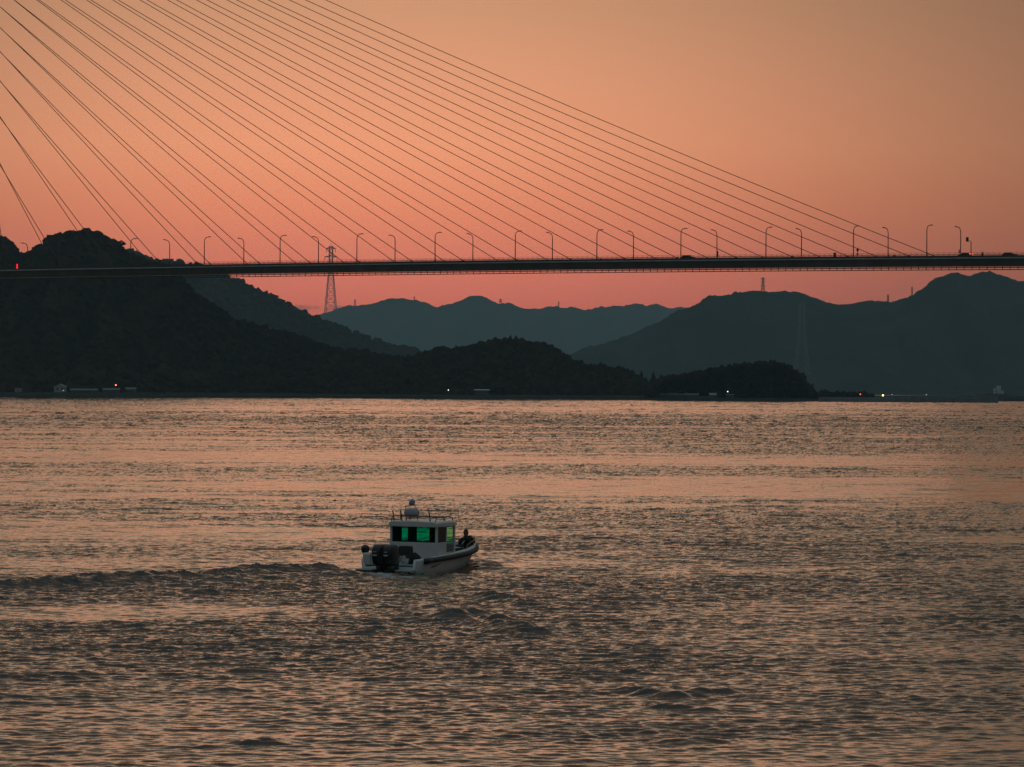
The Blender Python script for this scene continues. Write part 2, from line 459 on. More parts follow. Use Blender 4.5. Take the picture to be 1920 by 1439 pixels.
    z = np.zeros_like(x); z[active] = h
    fo = np.zeros_like(x); fo[active] = foam
    v = np.stack([x, y, z], -1).reshape(-1, 3)
    i = np.arange(nr - 1)[:, None] * nc + np.arange(nc - 1)[None, :]
    f = np.stack([i, i + 1, i + nc + 1, i + nc], -1).reshape(-1, 4)
    mm = bpy.data.materials.new('sea_water'); mm.use_nodes = True
    t = mm.node_tree; b = t.nodes['Principled BSDF']
    b.inputs['Roughness'].default_value = .10; b.inputs['IOR'].default_value = 1.333
    att = t.nodes.new('ShaderNodeAttribute'); att.attribute_name = 'foam'
    tcn = t.nodes.new('ShaderNodeTexCoord')
    nz = t.nodes.new('ShaderNodeTexNoise'); nz.inputs['Scale'].default_value = 3.2; nz.inputs['Detail'].default_value = 6
    nz.inputs['Roughness'].default_value = .7
    t.links.new(tcn.outputs['Object'], nz.inputs['Vector'])
    a1 = t.nodes.new('ShaderNodeMath'); a1.operation = 'ADD'; t.links.new(att.outputs['Fac'], a1.inputs[0]); t.links.new(nz.outputs['Fac'], a1.inputs[1])
    mr = t.nodes.new('ShaderNodeMapRange'); mr.inputs['From Min'].default_value = .80; mr.inputs['From Max'].default_value = 1.12
    t.links.new(a1.outputs[0], mr.inputs['Value'])
    mx = t.nodes.new('ShaderNodeMix'); mx.data_type = 'RGBA'
    mx.inputs[6].default_value = (.014, .013, .011, 1); mx.inputs[7].default_value = (.38, .41, .42, 1)
    t.links.new(mr.outputs[0], mx.inputs[0]); t.links.new(mx.outputs[2], b.inputs['Base Color'])
    m2 = t.nodes.new('ShaderNodeMapRange'); m2.inputs['To Min'].default_value = .10; m2.inputs['To Max'].default_value = .7
    t.links.new(mr.outputs[0], m2.inputs['Value']); t.links.new(m2.outputs[0], b.inputs['Roughness'])
    # capillary ripples
    mp = t.nodes.new('ShaderNodeMapping'); mp.inputs['Scale'].default_value = (2.6, 4.6, 1)
    t.links.new(tcn.outputs['Object'], mp.inputs['Vector'])
    n2 = t.nodes.new('ShaderNodeTexNoise'); n2.inputs['Scale'].default_value = 1.0; n2.inputs['Detail'].default_value = 3
    t.links.new(mp.outputs[0], n2.inputs['Vector'])
    bp = t.nodes.new('ShaderNodeBump'); bp.inputs['Strength'].default_value = .16; bp.inputs['Distance'].default_value = .05
    t.links.new(n2.outputs['Fac'], bp.inputs['Height']); t.links.new(bp.outputs[0], b.inputs['Normal'])
    o = npmesh('water', v, f, mm, None, True)
    at = o.data.attributes.new('foam', 'FLOAT', 'POINT')
    at.data.foreach_set('value', fo.ravel().astype(np.float32))
    tag(o, 'rippled strait water reflecting the orange dusk sky', 'water', None, 'structure')
    return o
build_water()

# ------------------------------------------------------------------ hills
def ico(sub):
    bm = bmesh.new(); bmesh.ops.create_icosphere(bm, subdivisions=sub, radius=1)
    v = np.array([p.co[:] for p in bm.verts]); f = np.array([[q.index for q in p.verts] for p in bm.faces]); bm.free()
    return v, f
ICO1 = ico(2); ICO0 = ico(1)
def shore_y(x):   # the far waterline
    return 3485.0 - .115 * x

def hill(label, pix, Y, front, back, zb, material, step, drop=0.0, spur=0.0, fine=(0, 1), seed=1, forest=None, flabel=None, frontfn=None, shape=1.5):
    pts = [at_depth(px, py, Y) for px, py in pix]
    X = np.array([p.x for p in pts]); Z = np.array([p.z for p in pts]) - drop
    xs = np.arange(X[0], X[-1], step)
    ts = np.concatenate([-np.linspace(1, 0, 34) ** 1.15, np.linspace(0, 1, 10)[1:]])
    G, T = np.meshgrid(xs, ts, indexing='ij')
    yf = Y + T * np.where(T < 0, front, back)
    if frontfn is not None:
        lim = frontfn(G)
        yf = np.where(T < 0, Y + T * (Y - lim), yf)
    yf = yf + (fine[1] * .6) * wave_noise(G, T * 50, fine[1] * 6 + 1, 8, seed + 4) * (np.abs(T) < .02)
    w = np.abs(T)
    gx = G + spur * wave_noise(G * 0 + T * 90, G * .3, 60, 8, seed) * np.clip(w, 0, 1) * (w > .02)
    H = np.interp(gx, X, Z)
    prof = (1 - w) ** shape if shape >= 1 else 1 - w ** (1 / shape)
    prof = .55 * (1 - w) + .45 * np.cos(np.clip(w, 0, 1) * np.pi / 2) ** 1.2
    z = zb + (H - zb) * prof
    if spur:
        z = z - (np.abs(wave_noise(G, T * 40, spur * 3.0, 10, seed + 2))) * (H - zb) * .10 * np.sin(np.clip(w, 0, 1) * np.pi)
    z = z + fine[0] * (.75 * wave_noise(G, yf * .4, fine[1] * 6, 12, seed + 7) + .45 * wave_noise(G, yf * .4, fine[1] * 1.6, 14, seed + 8) * (.4 + .6 * np.abs(wave_noise(G, G * 0, fine[1] * 14, 8, seed + 9)))) * (w < .98) * np.clip((H - zb) / 10, 0, 1)
    z = np.maximum(z, zb - 4)
    v = np.stack([G, yf, z], -1).reshape(-1, 3)
    nx, ny = G.shape
    i = np.arange(nx - 1)[:, None] * ny + np.arange(ny - 1)[None, :]
    f = np.stack([i, i + 1, i + ny + 1, i + ny], -1).reshape(-1, 4)
    o = npmesh('hill', v, f, material, None, True)
    tag(o, label, 'hill', None, 'structure')
    if forest:
        n, rad = forest
        g = np.random.default_rng(seed + 50)
        V = []; Fc = []; off = 0
        front_cols = np.where(ts <= 0)[0]
        # crowns over the slope that faces the water, a denser row along the crest
        fx = g.uniform(0, nx - 1.001, n); 
        fy = np.where(g.uniform(size=n) < .22, g.uniform(len(front_cols) - 2.2, len(front_cols) - .6, n), g.uniform(0, len(front_cols) - 1.001, n))
        ix = fx.astype(int); iy = np.clip(fy.astype(int), 0, ny - 2); ax = fx - ix; ay = fy - iy
        def samp(a): return a[ix, iy] * (1 - ax) * (1 - ay) + a[ix + 1, iy] * ax * (1 - ay) + a[ix, iy + 1] * (1 - ax) * ay + a[ix + 1, iy + 1] * ax * ay
        px, py, pz = samp(G), samp(yf), samp(z)
        big = g.uniform(size=n)
        r = rad * (.45 + .95 * big ** 1.6)
        bv, bf = ICO1
        for k in range(n):
            if pz[k] < zb + .5: continue
            q = bv * (1 + .30 * g.standard_normal((len(bv), 1)) * .8)
            q = q * np.array([r[k] * g.uniform(.8, 1.2), r[k] * g.uniform(.8, 1.2), r[k] * g.uniform(.7, 1.25)])
            q = q + np.array([px[k], py[k], pz[k] + r[k] * .12])
            V.append(q); Fc.append(bf + off); off += len(bv)
        fo = npmesh('forest', np.concatenate(V), np.concatenate(Fc), M['forest'], None, False)
        tag(fo, flabel, 'forest', None, 'stuff')
    return o

A_pix = [(-330, 470), (-200, 430), (-90, 418), (-30, 432), (0, 444), (12, 448), (25, 462), (36, 469), (46, 477), (56, 473), (70, 466), (90, 451), (102, 446), (115, 439), (130, 435), (150, 432),
         (162, 433), (172, 437), (190, 442), (205, 449), (222, 458), (230, 468), (240, 475), (255, 483), (270, 489), (285, 494), (300, 497), (322, 507), (345, 523), (363, 549), (393, 570), (430, 597), (480, 613),
         (547, 630), (590, 644), (633, 657), (680, 662), (720, 668), (770, 672), (830, 690), (880, 715), (920, 742)]
B_pix = [(150, 440), (290, 488), (360, 497), (400, 508), (440, 522), (470, 541), (500, 553), (530, 567), (550, 581), (575, 590), (600, 599), (640, 614), (690, 636), (740, 650), (790, 662), (830, 672), (900, 690), (1000, 715), (1060, 742)]
C_pix = [(640, 742), (700, 705), (760, 676), (807, 663), (822, 657), (835, 655), (848, 658), (870, 654), (900, 644), (920, 641), (940, 638), (960, 636), (985, 641), (1005, 645), (1030, 649), (1050, 661), (1075, 679), (1100, 686), (1130, 689), (1160, 695), (1185, 701), (1205, 711), (1218, 718), (1240, 716), (1260, 722), (1290, 735), (1310, 744)]
D_pix = [(1215, 742), (1232, 722), (1244, 712), (1258, 706), (1283, 706), (1300, 702), (1317, 699), (1335, 695), (1350, 692), (1375, 687), (1400, 684), (1429, 682), (1462, 683), (1483, 691), (1498, 701), (1508, 711), (1515, 722), (1519, 731), (1526, 737.5), (1545, 739.5), (1600, 740.5), (1625, 742), (1650, 746)]
T1_pix = [(300, 640), (480, 625), (560, 602), (585, 595), (605, 588), (630, 580), (655, 573), (690, 572), (715, 564), (735, 560), (755, 559), (775, 563), (800, 569), (820, 575), (845, 571), (865, 562), (880, 556), (892, 554), (905, 557), (925, 565), (950, 570), (985, 578), (1000, 580),
          (1030, 577), (1045, 573), (1060, 576), (1075, 580), (1120, 578), (1160, 573), (1200, 571), (1230, 571), (1250, 577), (1290, 577), (1340, 590), (1500, 600), (1700, 640), (1900, 700)]
T2_pix = [(930, 735), (1000, 700), (1060, 668), (1100, 652), (1150, 640), (1200, 620), (1240, 600), (1270, 584), (1290, 577), (1310, 567), (1328, 558), (1345, 557), (1370, 550), (1380, 548), (1400, 547), (1422, 544), (1435, 544), (1445, 547), (1455, 548), (1470, 546), (1485, 548), (1505, 552), (1525, 558), (1545, 566),
          (1570, 573), (1590, 570), (1615, 566), (1630, 562), (1640, 566), (1665, 565), (1700, 560), (1730, 556), (1800, 560), (1950, 600), (2200, 640)]
T3_pix = [(1560, 735), (1600, 690), (1640, 630), (1680, 580), (1700, 561), (1715, 551), (1740, 532), (1752, 524), (1765, 519), (1785, 513), (1798, 512), (1805, 513), (1815, 517), (1828, 514), (1840, 512), (1858, 510), (1875, 514), (1890, 521), (1905, 526), (1920, 527), (1990, 540), (2100, 530), (2300, 600)]
A = hill('dark wooded hill with a domed summit behind the left end of the bridge', A_pix, 3960, 380, 380, 2.0, M['hill'], 4.0, 2.4, 10, (.5, 6), 3, (5600, 3.1), 'dense dark forest covering the domed hill on the left', lambda x: shore_y(x) + 40)
B = hill('greyer wooded ridge sloping down to the right behind the domed hill', B_pix, 7800, 800, 500, 2.0, M['hill'], 6.0, 3.2, 14, (.7, 9), 5, (2600, 6.0), 'forest on the ridge sloping down behind the domed hill')
C = hill('low rounded dark wooded hill in the middle of the far shore', C_pix, 3720, 180, 200, 2.0, M['hill'], 3.0, 2.0, 5, (.4, 5), 7, (3000, 2.8), 'dark forest on the rounded hill in the middle of the shore', lambda x: shore_y(x) + 38)
Dh = hill('small dark wooded headland ending in a blunt point on the right', D_pix, 3480, 90, 110, 1.5, M['hill'], 2.5, 1.8, 3, (.3, 4), 9, (1500, 2.5), 'dark forest on the small blunt headland', lambda x: shore_y(x) + 30)
T1 = hill('hazy teal mountain ridge far away behind the lattice tower', T1_pix, 24000, 3400, 2300, -2.0, M['farhill'], 8.5, 0, 100, (3.4, 13), 11)
T2 = hill('hazy dark teal mountain with a small pylon on its flat top', T2_pix, 11000, 1900, 1500, -2.0, M['farhill'], 4.5, 0, 60, (1.9, 7.5), 13)
T3 = hill('tall twin-topped teal mountain at the right edge', T3_pix, 10700, 1800, 1500, -2.0, M['farhill'], 4.0, 0, 60, (1.5, 7), 15)

# low shore land in front of the near hills, and the slope of rubble to the water
def shore_land():
    xs = np.concatenate([np.linspace(-2600, -500, 20), np.arange(-495, 240, 5.0)])
    w = (wave_noise(xs, xs * 0, 60, 10, 31))
    ys = [-2.0, 0.0, 4.0, 9.0, 40.0, 500.0, 1300.0]
    zs = [-1.5, .35, 1.6, 2.0, 2.2, 2.2, 2.0]
    v = []; 
    for i, x in enumerate(xs):
        for yy, zz in zip(ys, zs):
            tip = np.clip((240 - x) / 60, .05, 1)
            v.append((x, shore_y(x) + w[i] * 1.5 + yy * (tip if yy > 40 else 1), zz + (.25 * wave_noise(np.array([x]), np.array([yy]), 9, 6, 33)[0] if zz > 0 else 0)))
    nx, ny = len(xs), len(ys)
    i = np.arange(nx - 1)[:, None] * ny + np.arange(ny - 1)[None, :]
    f = np.stack([i, i + ny, i + ny + 1, i + 1], -1).reshape(-1, 4)
    o = npmesh('shore', np.array(v), f, M['shore'], None, True)
    tag(o, 'low dark shoreline strip below the wooded hills', 'shore', None, 'structure')
shore_land()
def right_coast():
    v = []; xs = np.arange(at_depth(1845, 740, 3700).x, 640, 6.0)
    for x in xs:
        wv = wave_noise(np.array([x]), np.array([0.0]), 40, 8, 77)[0]
        for yy, zz in ((0, -1.2), (3, .6), (8, 2.2), (16, 3.6 + .4 * wv), (60, 4.4 + .5 * wv), (400, 4.0), (1500, 2.0)):
            v.append((x, 3720 + 4 * wv + yy, zz if x > xs[0] else -1.2))
    nx, ny = len(xs), 7
    i = np.arange(nx - 1)[:, None] * ny + np.arange(ny - 1)[None, :]
    f = np.stack([i, i + ny, i + ny + 1, i + 1], -1).reshape(-1, 4)
    o = npmesh('coast', np.array(v), f, M['shore'], None, True)
    tag(o, 'low dark coast behind the end of the breakwater at the right edge', 'coast', None, 'structure')
right_coast()

# seawall along the road, broken into panels by joints, with a cap
def seawall():
    b = MB(); cap = MB(); x = -480.0
    k = 0
    while x < 150:
        y0, y1 = shore_y(x) + 10, shore_y(x + 9.9) + 10
        zt = 3.5 + .25 * math.sin(x * .021) - max(0, x) * .002
        b.add([(x, y0, .4), (x + 9.9, y1, .4), (x + 9.9, y1 + .8, .4), (x, y0 + .8, .4), (x, y0, zt), (x + 9.9, y1, zt), (x + 9.9, y1 + .8, zt), (x, y0 + .8, zt)],
              [(3, 2, 1, 0), (4, 5, 6, 7), (0, 1, 5, 4), (1, 2, 6, 5), (2, 3, 7, 6), (3, 0, 4, 7)])
        x += 10; k += 1
    o = b.build('seawall', M['concrete'])
    tag(o, 'long low grey concrete seawall along the foot of the wooded hills', 'seawall')
seawall()
def breakwater():
    b = MB()
    for px0, px1, Y, h in ((1535, 1700, 3330, 3.4), (1700, 1790, 3322, 4.0), (1790, 1872, 3316, 4.0)):
        a = at_depth(px0, 750, Y); c = at_depth(px1, 750, Y - 4)
        n = 10
        for k in range(n):
            x0 = a.x + (c.x - a.x) * k / n; x1 = a.x + (c.x - a.x) * (k + 1) / n - .12
            zt = h + random.uniform(-.12, .12)
            ring = lambda x: [(x, Y - 5, -1), (x, Y - 2.2, zt - .8), (x, Y - 1.2, zt), (x, Y + 1.2, zt), (x, Y + 4, -1)]
            b.loft([ring(x0), ring(x1)])
    o = b.build('breakwater', M['concrete'])
    tag(o, 'dark flat-topped breakwater running out from the headland at the right', 'breakwater')
breakwater()

# ------------------------------------------------------------------ single trees that stand out on the crests
def tree(px, py, Y, hgt, wid, kind, label, group=None):
    base = at_depth(px, py, Y)
    name = 'conifer' if kind == 'cone' else 'broadleaf_tree'
    t = thing(name, (base.x, base.y, base.z - hgt), label, 'tree', 0, group)
    g = np.random.default_rng(int(px * 7 + py))
    tr = MB(); lean = wid * (.25 if kind == 'lean' else .02)
    tr.tube([(0, 0, -3), (lean * .2, 0, hgt * .35), (lean * .7, 0, hgt * .62), (lean, 0, hgt * .85)], [.32, .26, .2, .08], 7)
    for k in range(7):
        a = g.uniform(0, 6.28); z0 = hgt * g.uniform(.4, .7); rr = wid * g.uniform(.2, .42)
        tr.tube([(lean * .6, 0, z0), (lean + rr * math.cos(a) * .6, rr * math.sin(a) * .6, z0 + hgt * .12), (lean + rr * math.cos(a), rr * math.sin(a), z0 + hgt * .2)], [.13, .09, .04], 5)
    tr.build('trunk', M['bark'], t, True)
    V = []; Fc = []; off = 0; bv, bf = ICO0
    nb = 170
    for k in range(nb):
        if kind == 'cone':
            u = g.uniform(0, 1) ** .7; z = hgt * (1.0 - u * .8); rr = wid * .5 * (u * .9 + .04) * math.sqrt(g.uniform(.1, 1)); a = g.uniform(0, 6.28)
            p = np.array([rr * math.cos(a), rr * math.sin(a), z])
        else:
            q = g.standard_normal(3); q /= np.linalg.norm(q); q *= g.uniform(.5, 1) ** .5
            p = np.array([lean + q[0] * wid * .48, q[1] * wid * .48, hgt * .72 + q[2] * hgt * .26 - (.12 * hgt * (q[0] ** 2 + q[1] ** 2))])
        s = g.uniform(.25, .62) * (.9 if kind == 'cone' else 1.15)
        q = bv * (1 + .35 * g.standard_normal((len(bv), 1))) * np.array([s, s, s * .7]) + p
        V.append(q); Fc.append(bf + off); off += len(bv)
    npmesh('crown', np.concatenate(V), np.concatenate(Fc), M['forest'], t)
    return t
tree(222, 451, 3960, 7.5, 8.0, 'lean', 'leaning spreading tree with a gap under its crown on the domed hill')
tree(249, 473, 3960, 6.5, 3.0, 'cone', 'pointed tree, leftmost of three spires on the right slope of the domed hill')
tree(260, 478, 3960, 6.0, 2.6, 'cone', 'pointed tree, middle one of three spires on the right slope of the domed hill')
tree(266, 485, 3960, 4.8, 2.4, 'cone', 'shortest pointed tree, rightmost of three spires on the right slope of the domed hill')
tree(834, 651, 3720, 6.0, 7.5, 'round', 'bushy tree bulging from the saddle left of the rounded middle hill')
tree(1225, 698, 3560, 8.5, 5.5, 'cone', 'tall spiky tree standing in the gap between the middle hill and the headland')
tree(1203, 697, 3700, 5.0, 2.6, 'cone', 'small spire of a tree at the low right end of the middle hill')
tree(1336, 692, 3480, 4.5, 4.0, 'cone', 'small pointed tree on the left rise of the blunt headland')
tree(1262, 702, 3480, 5.0, 6.0, 'round', 'bushy tree on the left end of the blunt headland')

# ------------------------------------------------------------------ bridge
P0 = at_depth(0, 526, 1740.0); P1 = at_depth(1920, 505, 1497.0)
P0.z = 0; P1.z = 0
DIR = (P1 - P0).normalized(); PERP = Vector((-DIR.y, DIR.x, 0))          # PERP points away from the camera
def plan_hit(px, off=0.0):
    """where the view through column px meets the vertical plane of the deck line moved off metres away"""
    a = ray(px, 500); o = P0 + PERP * off
    # EYE.xy + k*a.xy = o + s*DIR
    det = a.x * (-DIR.y) - a.y * (-DIR.x)
    k = ((o.x - EYE.x) * (-DIR.y) - (o.y - EYE.y) * (-DIR.x)) / det
    s = (a.x * (o.y - EYE.y) - a.y * (o.x - EYE.x)) / det
    return s, k
def z_at(px, py, off=0.0):
    a0 = ray(px, 500); s, k = plan_hit(px, off)
    a = ray(px, py); k2 = k * a0.y / a.y
    return s, EYE.z + a.z * k2
fas = [(0, 506.7), (320, 501), (640, 496), (960, 491.7), (1260, 488), (1560, 485), (1880, 483)]
sz = np.array([z_at(*q) for q in fas])
ZC = np.polyfit(sz[:, 0], sz[:, 1], 2)
def zdeck(s):
    s = min(max(s, -140), 560)
    return float(np.polyval(ZC, s))
W = 21.6                                     # between the two rows of lamps and cables
S0, S1 = -150.0, 560.0
stations = np.arange(S0, S1 + .1, 5.0)
def bp(s, off, dz):
    p = P0 + DIR * s + PERP * off
    return Vector((p.x, p.y, zdeck(s) + dz))
bridge = thing('cable_stayed_bridge', (P0.x, P0.y, 0), 'long dark cable-stayed road bridge crossing the strait', 'bridge')
def bpart(mb, name, material, **k):
    o = mb.build(name, material, None, **k)
    o.parent = bridge; o.matrix_parent_inverse = Matrix.Translation(-Vector(bridge.location))
    return o
def sweep(prof):
    mb = MB()
    mb.loft([[bp(s, o, dz) for o, dz in prof] for s in stations])
    return mb
bpart(sweep([(-.8, -.42), (-.5, -2.72), (1.2, -2.80), (W - 1.2, -1.9), (W - .2, -1.7), (W + .8, -.42), (W + .8, -.38), (-.8, -.38)]), 'box_girder', M['steel'])
bpart(sweep([(-1.0, -.36), (W + 1.0, -.36), (W + 1.0, -.05), (-1.0, -.05)]), 'roadway', M['asphalt'])
bpart(sweep([(-1.12, -.40), (-1.003, -.40), (-1.003, 0.0), (-1.12, 0.0)]), 'fascia', M['fascia'])
bpart(sweep([(W + 1.003, -.40), (W + 1.12, -.40), (W + 1.12, 0.0), (W + 1.003, 0.0)]), 'fascia', M['fascia'])
for off in (-.9, W + .9):
    r = MB()
    for dz, h in ((.03, .22), (.42, .07), (.82, .16), (1.12, .05), (1.5, .06)):
        r.loft([[bp(s, off - .05, dz), bp(s, off + .05, dz), bp(s, off + .05, dz + h), bp(s, off - .05, dz + h)] for s in stations])
    s = S0
    while s < S1:
        r.bar(bp(s, off, -.04), bp(s, off, 1.55), .09); s += 2.0
    bpart(r, 'railing', M['rail'])
# crash barrier beside the lanes
for off in (2.2, W - 2.2):
    r = MB()
    r.loft([[bp(s, off - .12, -.045), bp(s, off + .12, -.045), bp(s, off + .08, .72), bp(s, off - .08, .72)] for s in stations])
    bpart(r, 'crash_barrier', M['rail'])
# inspection rails hung under the girder
for off in (.2,):
    r = MB(); q = MB()
    for dz, h in ((-3.34, .22), (-3.98, .26)):
        r.loft([[bp(s, off - .1, dz), bp(s, off + .1, dz), bp(s, off + .1, dz + h), bp(s, off - .1, dz + h)] for s in stations])
    s = S0 + .7
    while s < S1:
        r.bar(bp(s, off, -3.9), bp(s, off, -2.7), .26); s += 2.75
    bpart(r, 'inspection_rail', M['rail'])
    q.loft([[bp(s, off - .5, -3.08), bp(s, off - .3, -3.08), bp(s, off - .3, -2.92), bp(s, off - .5, -2.92)] for s in stations])
    bpart(q, 'utility_pipe', M['yellow'])

# stay cables, each one from its photo line: (anchor x on deck, crossing of the picture's top or left edge)
FAR_C = [(287.5, (0, 152)), (378, (0, 97)), (471, (0, 52)), (562, (0, 13)), (653, (26, 0)), (748, (68.5, 0)), (843, (114, 0)), (943, (162, 0)), (1037, (211, 0)),
         (1139, (262, 0)), (1242, (313.5, 0)), (1340, (368, 0)), (1445, (425, 0)), (1552, (482.5, 0)), (1659, (541.7, 0)), (1768, (610, 0))]
NEAR_C = [(306, (0, 152.6)), (398, (0, 97.5)), (490, (0, 52.5)), (585, (0, 13)), (678, (26.5, 0)), (777, (73, 0)), (873, (122, 0)), (973, (170, 0)), (1075, (221, 0)),
          (1177, (275, 0)), (1276, (330.5, 0)), (1387, (387.5, 0)), (1493, (443, 0)), (1598, (502, 0)), (1712, (572, 0))]
FAR_C += [(195, (0, 219)), (105, (0, 307)), (10, (0, 427))]
NEAR_C += [(212, (0, 221)), (118, (0, 310)), (22, (0, 433))]
TOWER_PX = -150.0
sT, _ = plan_hit(TOWER_PX, W / 2)
def tower_leg(off_sign): return P0 + DIR * sT + PERP * (W / 2 + off_sign * 2.2)
top_z = 0
def cable(ax, top, off, legsign):
    global top_z
    s_a, _ = plan_hit(ax, off)
    A0 = bp(s_a, off, .1)
    ax, ay = project(A0)
    T0 = tower_leg(legsign)
    tx = project((T0.x, T0.y, 60))[0]
    c2 = 4.68e-5
    pts = []
    n = 14
    for i in range(n + 1):
        x = ax + (tx - ax) * i / n
        yl = ay + (top[1] - ay) * (x - ax) / (top[0] - ax)
        y = yl - .5 * c2 * (x - ax) * (x - top[0]) * 1.0
        # plan position: where column x crosses the straight plan line anchor -> tower leg
        dd = ray(x, 300)
        ex, ey = T0.x - A0.x, T0.y - A0.y
        det = dd.x * (-ey) + dd.y * ex
        k = (A0.x * (-ey) + A0.y * ex) / det
        d3 = ray(x, y); k3 = k * dd.y / d3.y
        pts.append(EYE + d3 * k3)
    pts[0] = A0
    top_z = max(top_z, pts[-1].z)
    mb = MB(); mb.tube(pts, .12, 6)
    o = bpart(mb, 'stay_cable', M['cable'], smooth=True)
    # anchor socket at deck
    k = MB(); dv = (pts[1] - pts[0]).normalized(); k.tube([pts[0] - dv * .2, pts[0] + dv * 2.2], [.24, .18], 8)
    so = k.build('anchor_socket', M['rail'], o, True)
    return pts
clamp = None
for ax, t in FAR_C: cable(ax, t, W + .35, 1)
for ax, t in NEAR_C:
    p = cable(ax, t, -.35, -1)
# bridge tower, outside the photograph to the left
mb = MB()
for sgn in (-1, 1):
    foot = P0 + DIR * sT + PERP * (W / 2 + sgn * (W / 2 + 4)); knee = foot.copy()
    topc = tower_leg(sgn)
    zt = top_z + 12
    for (p, q, z0, z1, w0, w1) in ((foot, foot, -6, zdeck(sT) - 6, 7, 6), (foot, topc, zdeck(sT) - 6, zdeck(sT) + 38, 6, 5), (topc, topc, zdeck(sT) + 38, zt, 5, 4.2)):
        ring = lambda c, z, w: [Vector((c.x, c.y, z)) + DIR * (a * w / 2) + PERP * (b * w / 2.8) for a, b in ((-1, -1), (1, -1), (1, 1), (-1, 1))]
        mb.loft([ring(p, z0, w0), ring(q, z1, w1)])
bpart(mb, 'tower', M['tower'])

# ------------------------------------------------------------------ street lamps on the bridge
def make_lamp(label):
    t = thing('street_lamp', (0, 0, 0), label, 'street lamp', 0, 'street lamps along the bridge')
    pole = MB(); H = 10.3; a = 1.7
    pts = [(0, 0, 0), (0, 0, 3), (0, 0, H - a)] + [(a * (1 - math.cos(q)), 0, H - a + a * math.sin(q)) for q in np.linspace(.25, math.pi / 2, 6)] + [(2.6, 0, H + .08)]
    rs = [.18, .165, .14] + [.125] * 6 + [.11]
    pole.tube(pts, rs, 8)
    pole.build('pole', M['lamp'], t, True)
    b = MB(); b.box((-.16, -.16, -.05), (.16, .16, .5)); b.build('base', M['lamp'], t, bevel=.03)
    hd = MB()
    hd.loft([[(2.35 + x, sy * w, H + .02 + z) for sy, z in ((-1, 0), (1, 0), (.7, .27), (-.7, .27))] for x, w in ((-.1, .13), (.2, .24), (.9, .26), (1.35, .12))])
    hd.build('lamp_head', M['lamp'], t, bevel=.03)
    return t
ordn = ['first', 'second', 'third', 'fourth', 'fifth', 'sixth', 'seventh', 'eighth', 'ninth', 'tenth', 'eleventh', 'twelfth', 'thirteenth']
near_x = [110, 245, 383, 525, 669, 815.6, 966, 1119, 1276.5, 1436, 1600, 1737.5]
far_x = [51.5, 185, 318, 457, 597, 740.6, 886.5, 1035.6, 1187.6, 1344, 1502.6, 1665, 1801]
ang_n = math.atan2(PERP.y, PERP.x); ang_f = ang_n + math.pi
proto = None
for row, xs, off, ang in (('near', near_x, -.25, ang_n), ('far', far_x, W + .25, ang_f)):
    for i, px in enumerate(xs):
        s, _ = plan_hit(px, off); loc = bp(s, off, 0)
        side = 'right facing curved street lamp on the near edge of the bridge, %s from the left' if row == 'near' else 'left facing curved street lamp on the far edge of the bridge, %s from the left'
        lb = side % ordn[i]
        if proto is None:
            proto = make_lamp(lb); proto.location = loc; proto.rotation_euler = (0, 0, ang)
        else:
            copy_tree(proto, loc, ang, lb)

# ------------------------------------------------------------------ vehicles, signs and small things on the bridge
def car(s, off, label, lights=False, heading=1, L_=4.9, Hh=1.75):
    ang = math.atan2(DIR.y, DIR.x) + (0 if heading > 0 else math.pi)
    t = thing('car', bp(s, off, 0.0), label, 'car', ang)
    h = L_ / 2
    b = MB()
    prof = [(-h, .35), (-h, .95), (-h * .82, 1.05), (-h * .70, Hh), (h * .25, Hh + .03), (h * .52, 1.12), (h * .96, .98), (h, .65), (h, .35)]
    b.loft([[(x, sy * .85, z) for x, z in prof] for sy in (-1, 1)])
    b.build('body', M['car'], t, bevel=.05)
    for sy in (-1, 1):
        w = MB(); w.add([(-h * .66, sy * .856, 1.12), (h * .40, sy * .856, 1.15), (h * .22, sy * .856, Hh - .1), (-h * .62, sy * .856, Hh - .1)], [(0, 1, 2, 3)])
        w.build('window', M['glassdark'], t)
        for x in (-h * .62, h * .62):
            k = MB(); k.tube([(x, sy * .72, .34), (x, sy * .9, .34)], .34, 14); k.build('wheel', M['tyre'], t)
    if lights:
        for sy in (-1, 1):
            k = MB(); k.box((-h - .06, sy * .62 - .22, .95), (-h + .02, sy * .62 + .22, 1.5)); k.build('tail_light', M['tail'], t)
    return t
sC, _ = plan_hit(1290, 4.5); car(sC, 4.5, 'dark van driving on the bridge beside a lamp right of the middle', Hh=1.65, L_=5.0)
sC, _ = plan_hit(1893, 4.5); car(sC, 4.5, 'dark car on the bridge at the right edge of the photo', Hh=1.55)
sC, _ = plan_hit(1809, 5.0); car(sC, 5.0, 'dark car with glowing red tail lights on the bridge near the signal pole', True, -1, 4.4, 1.6)

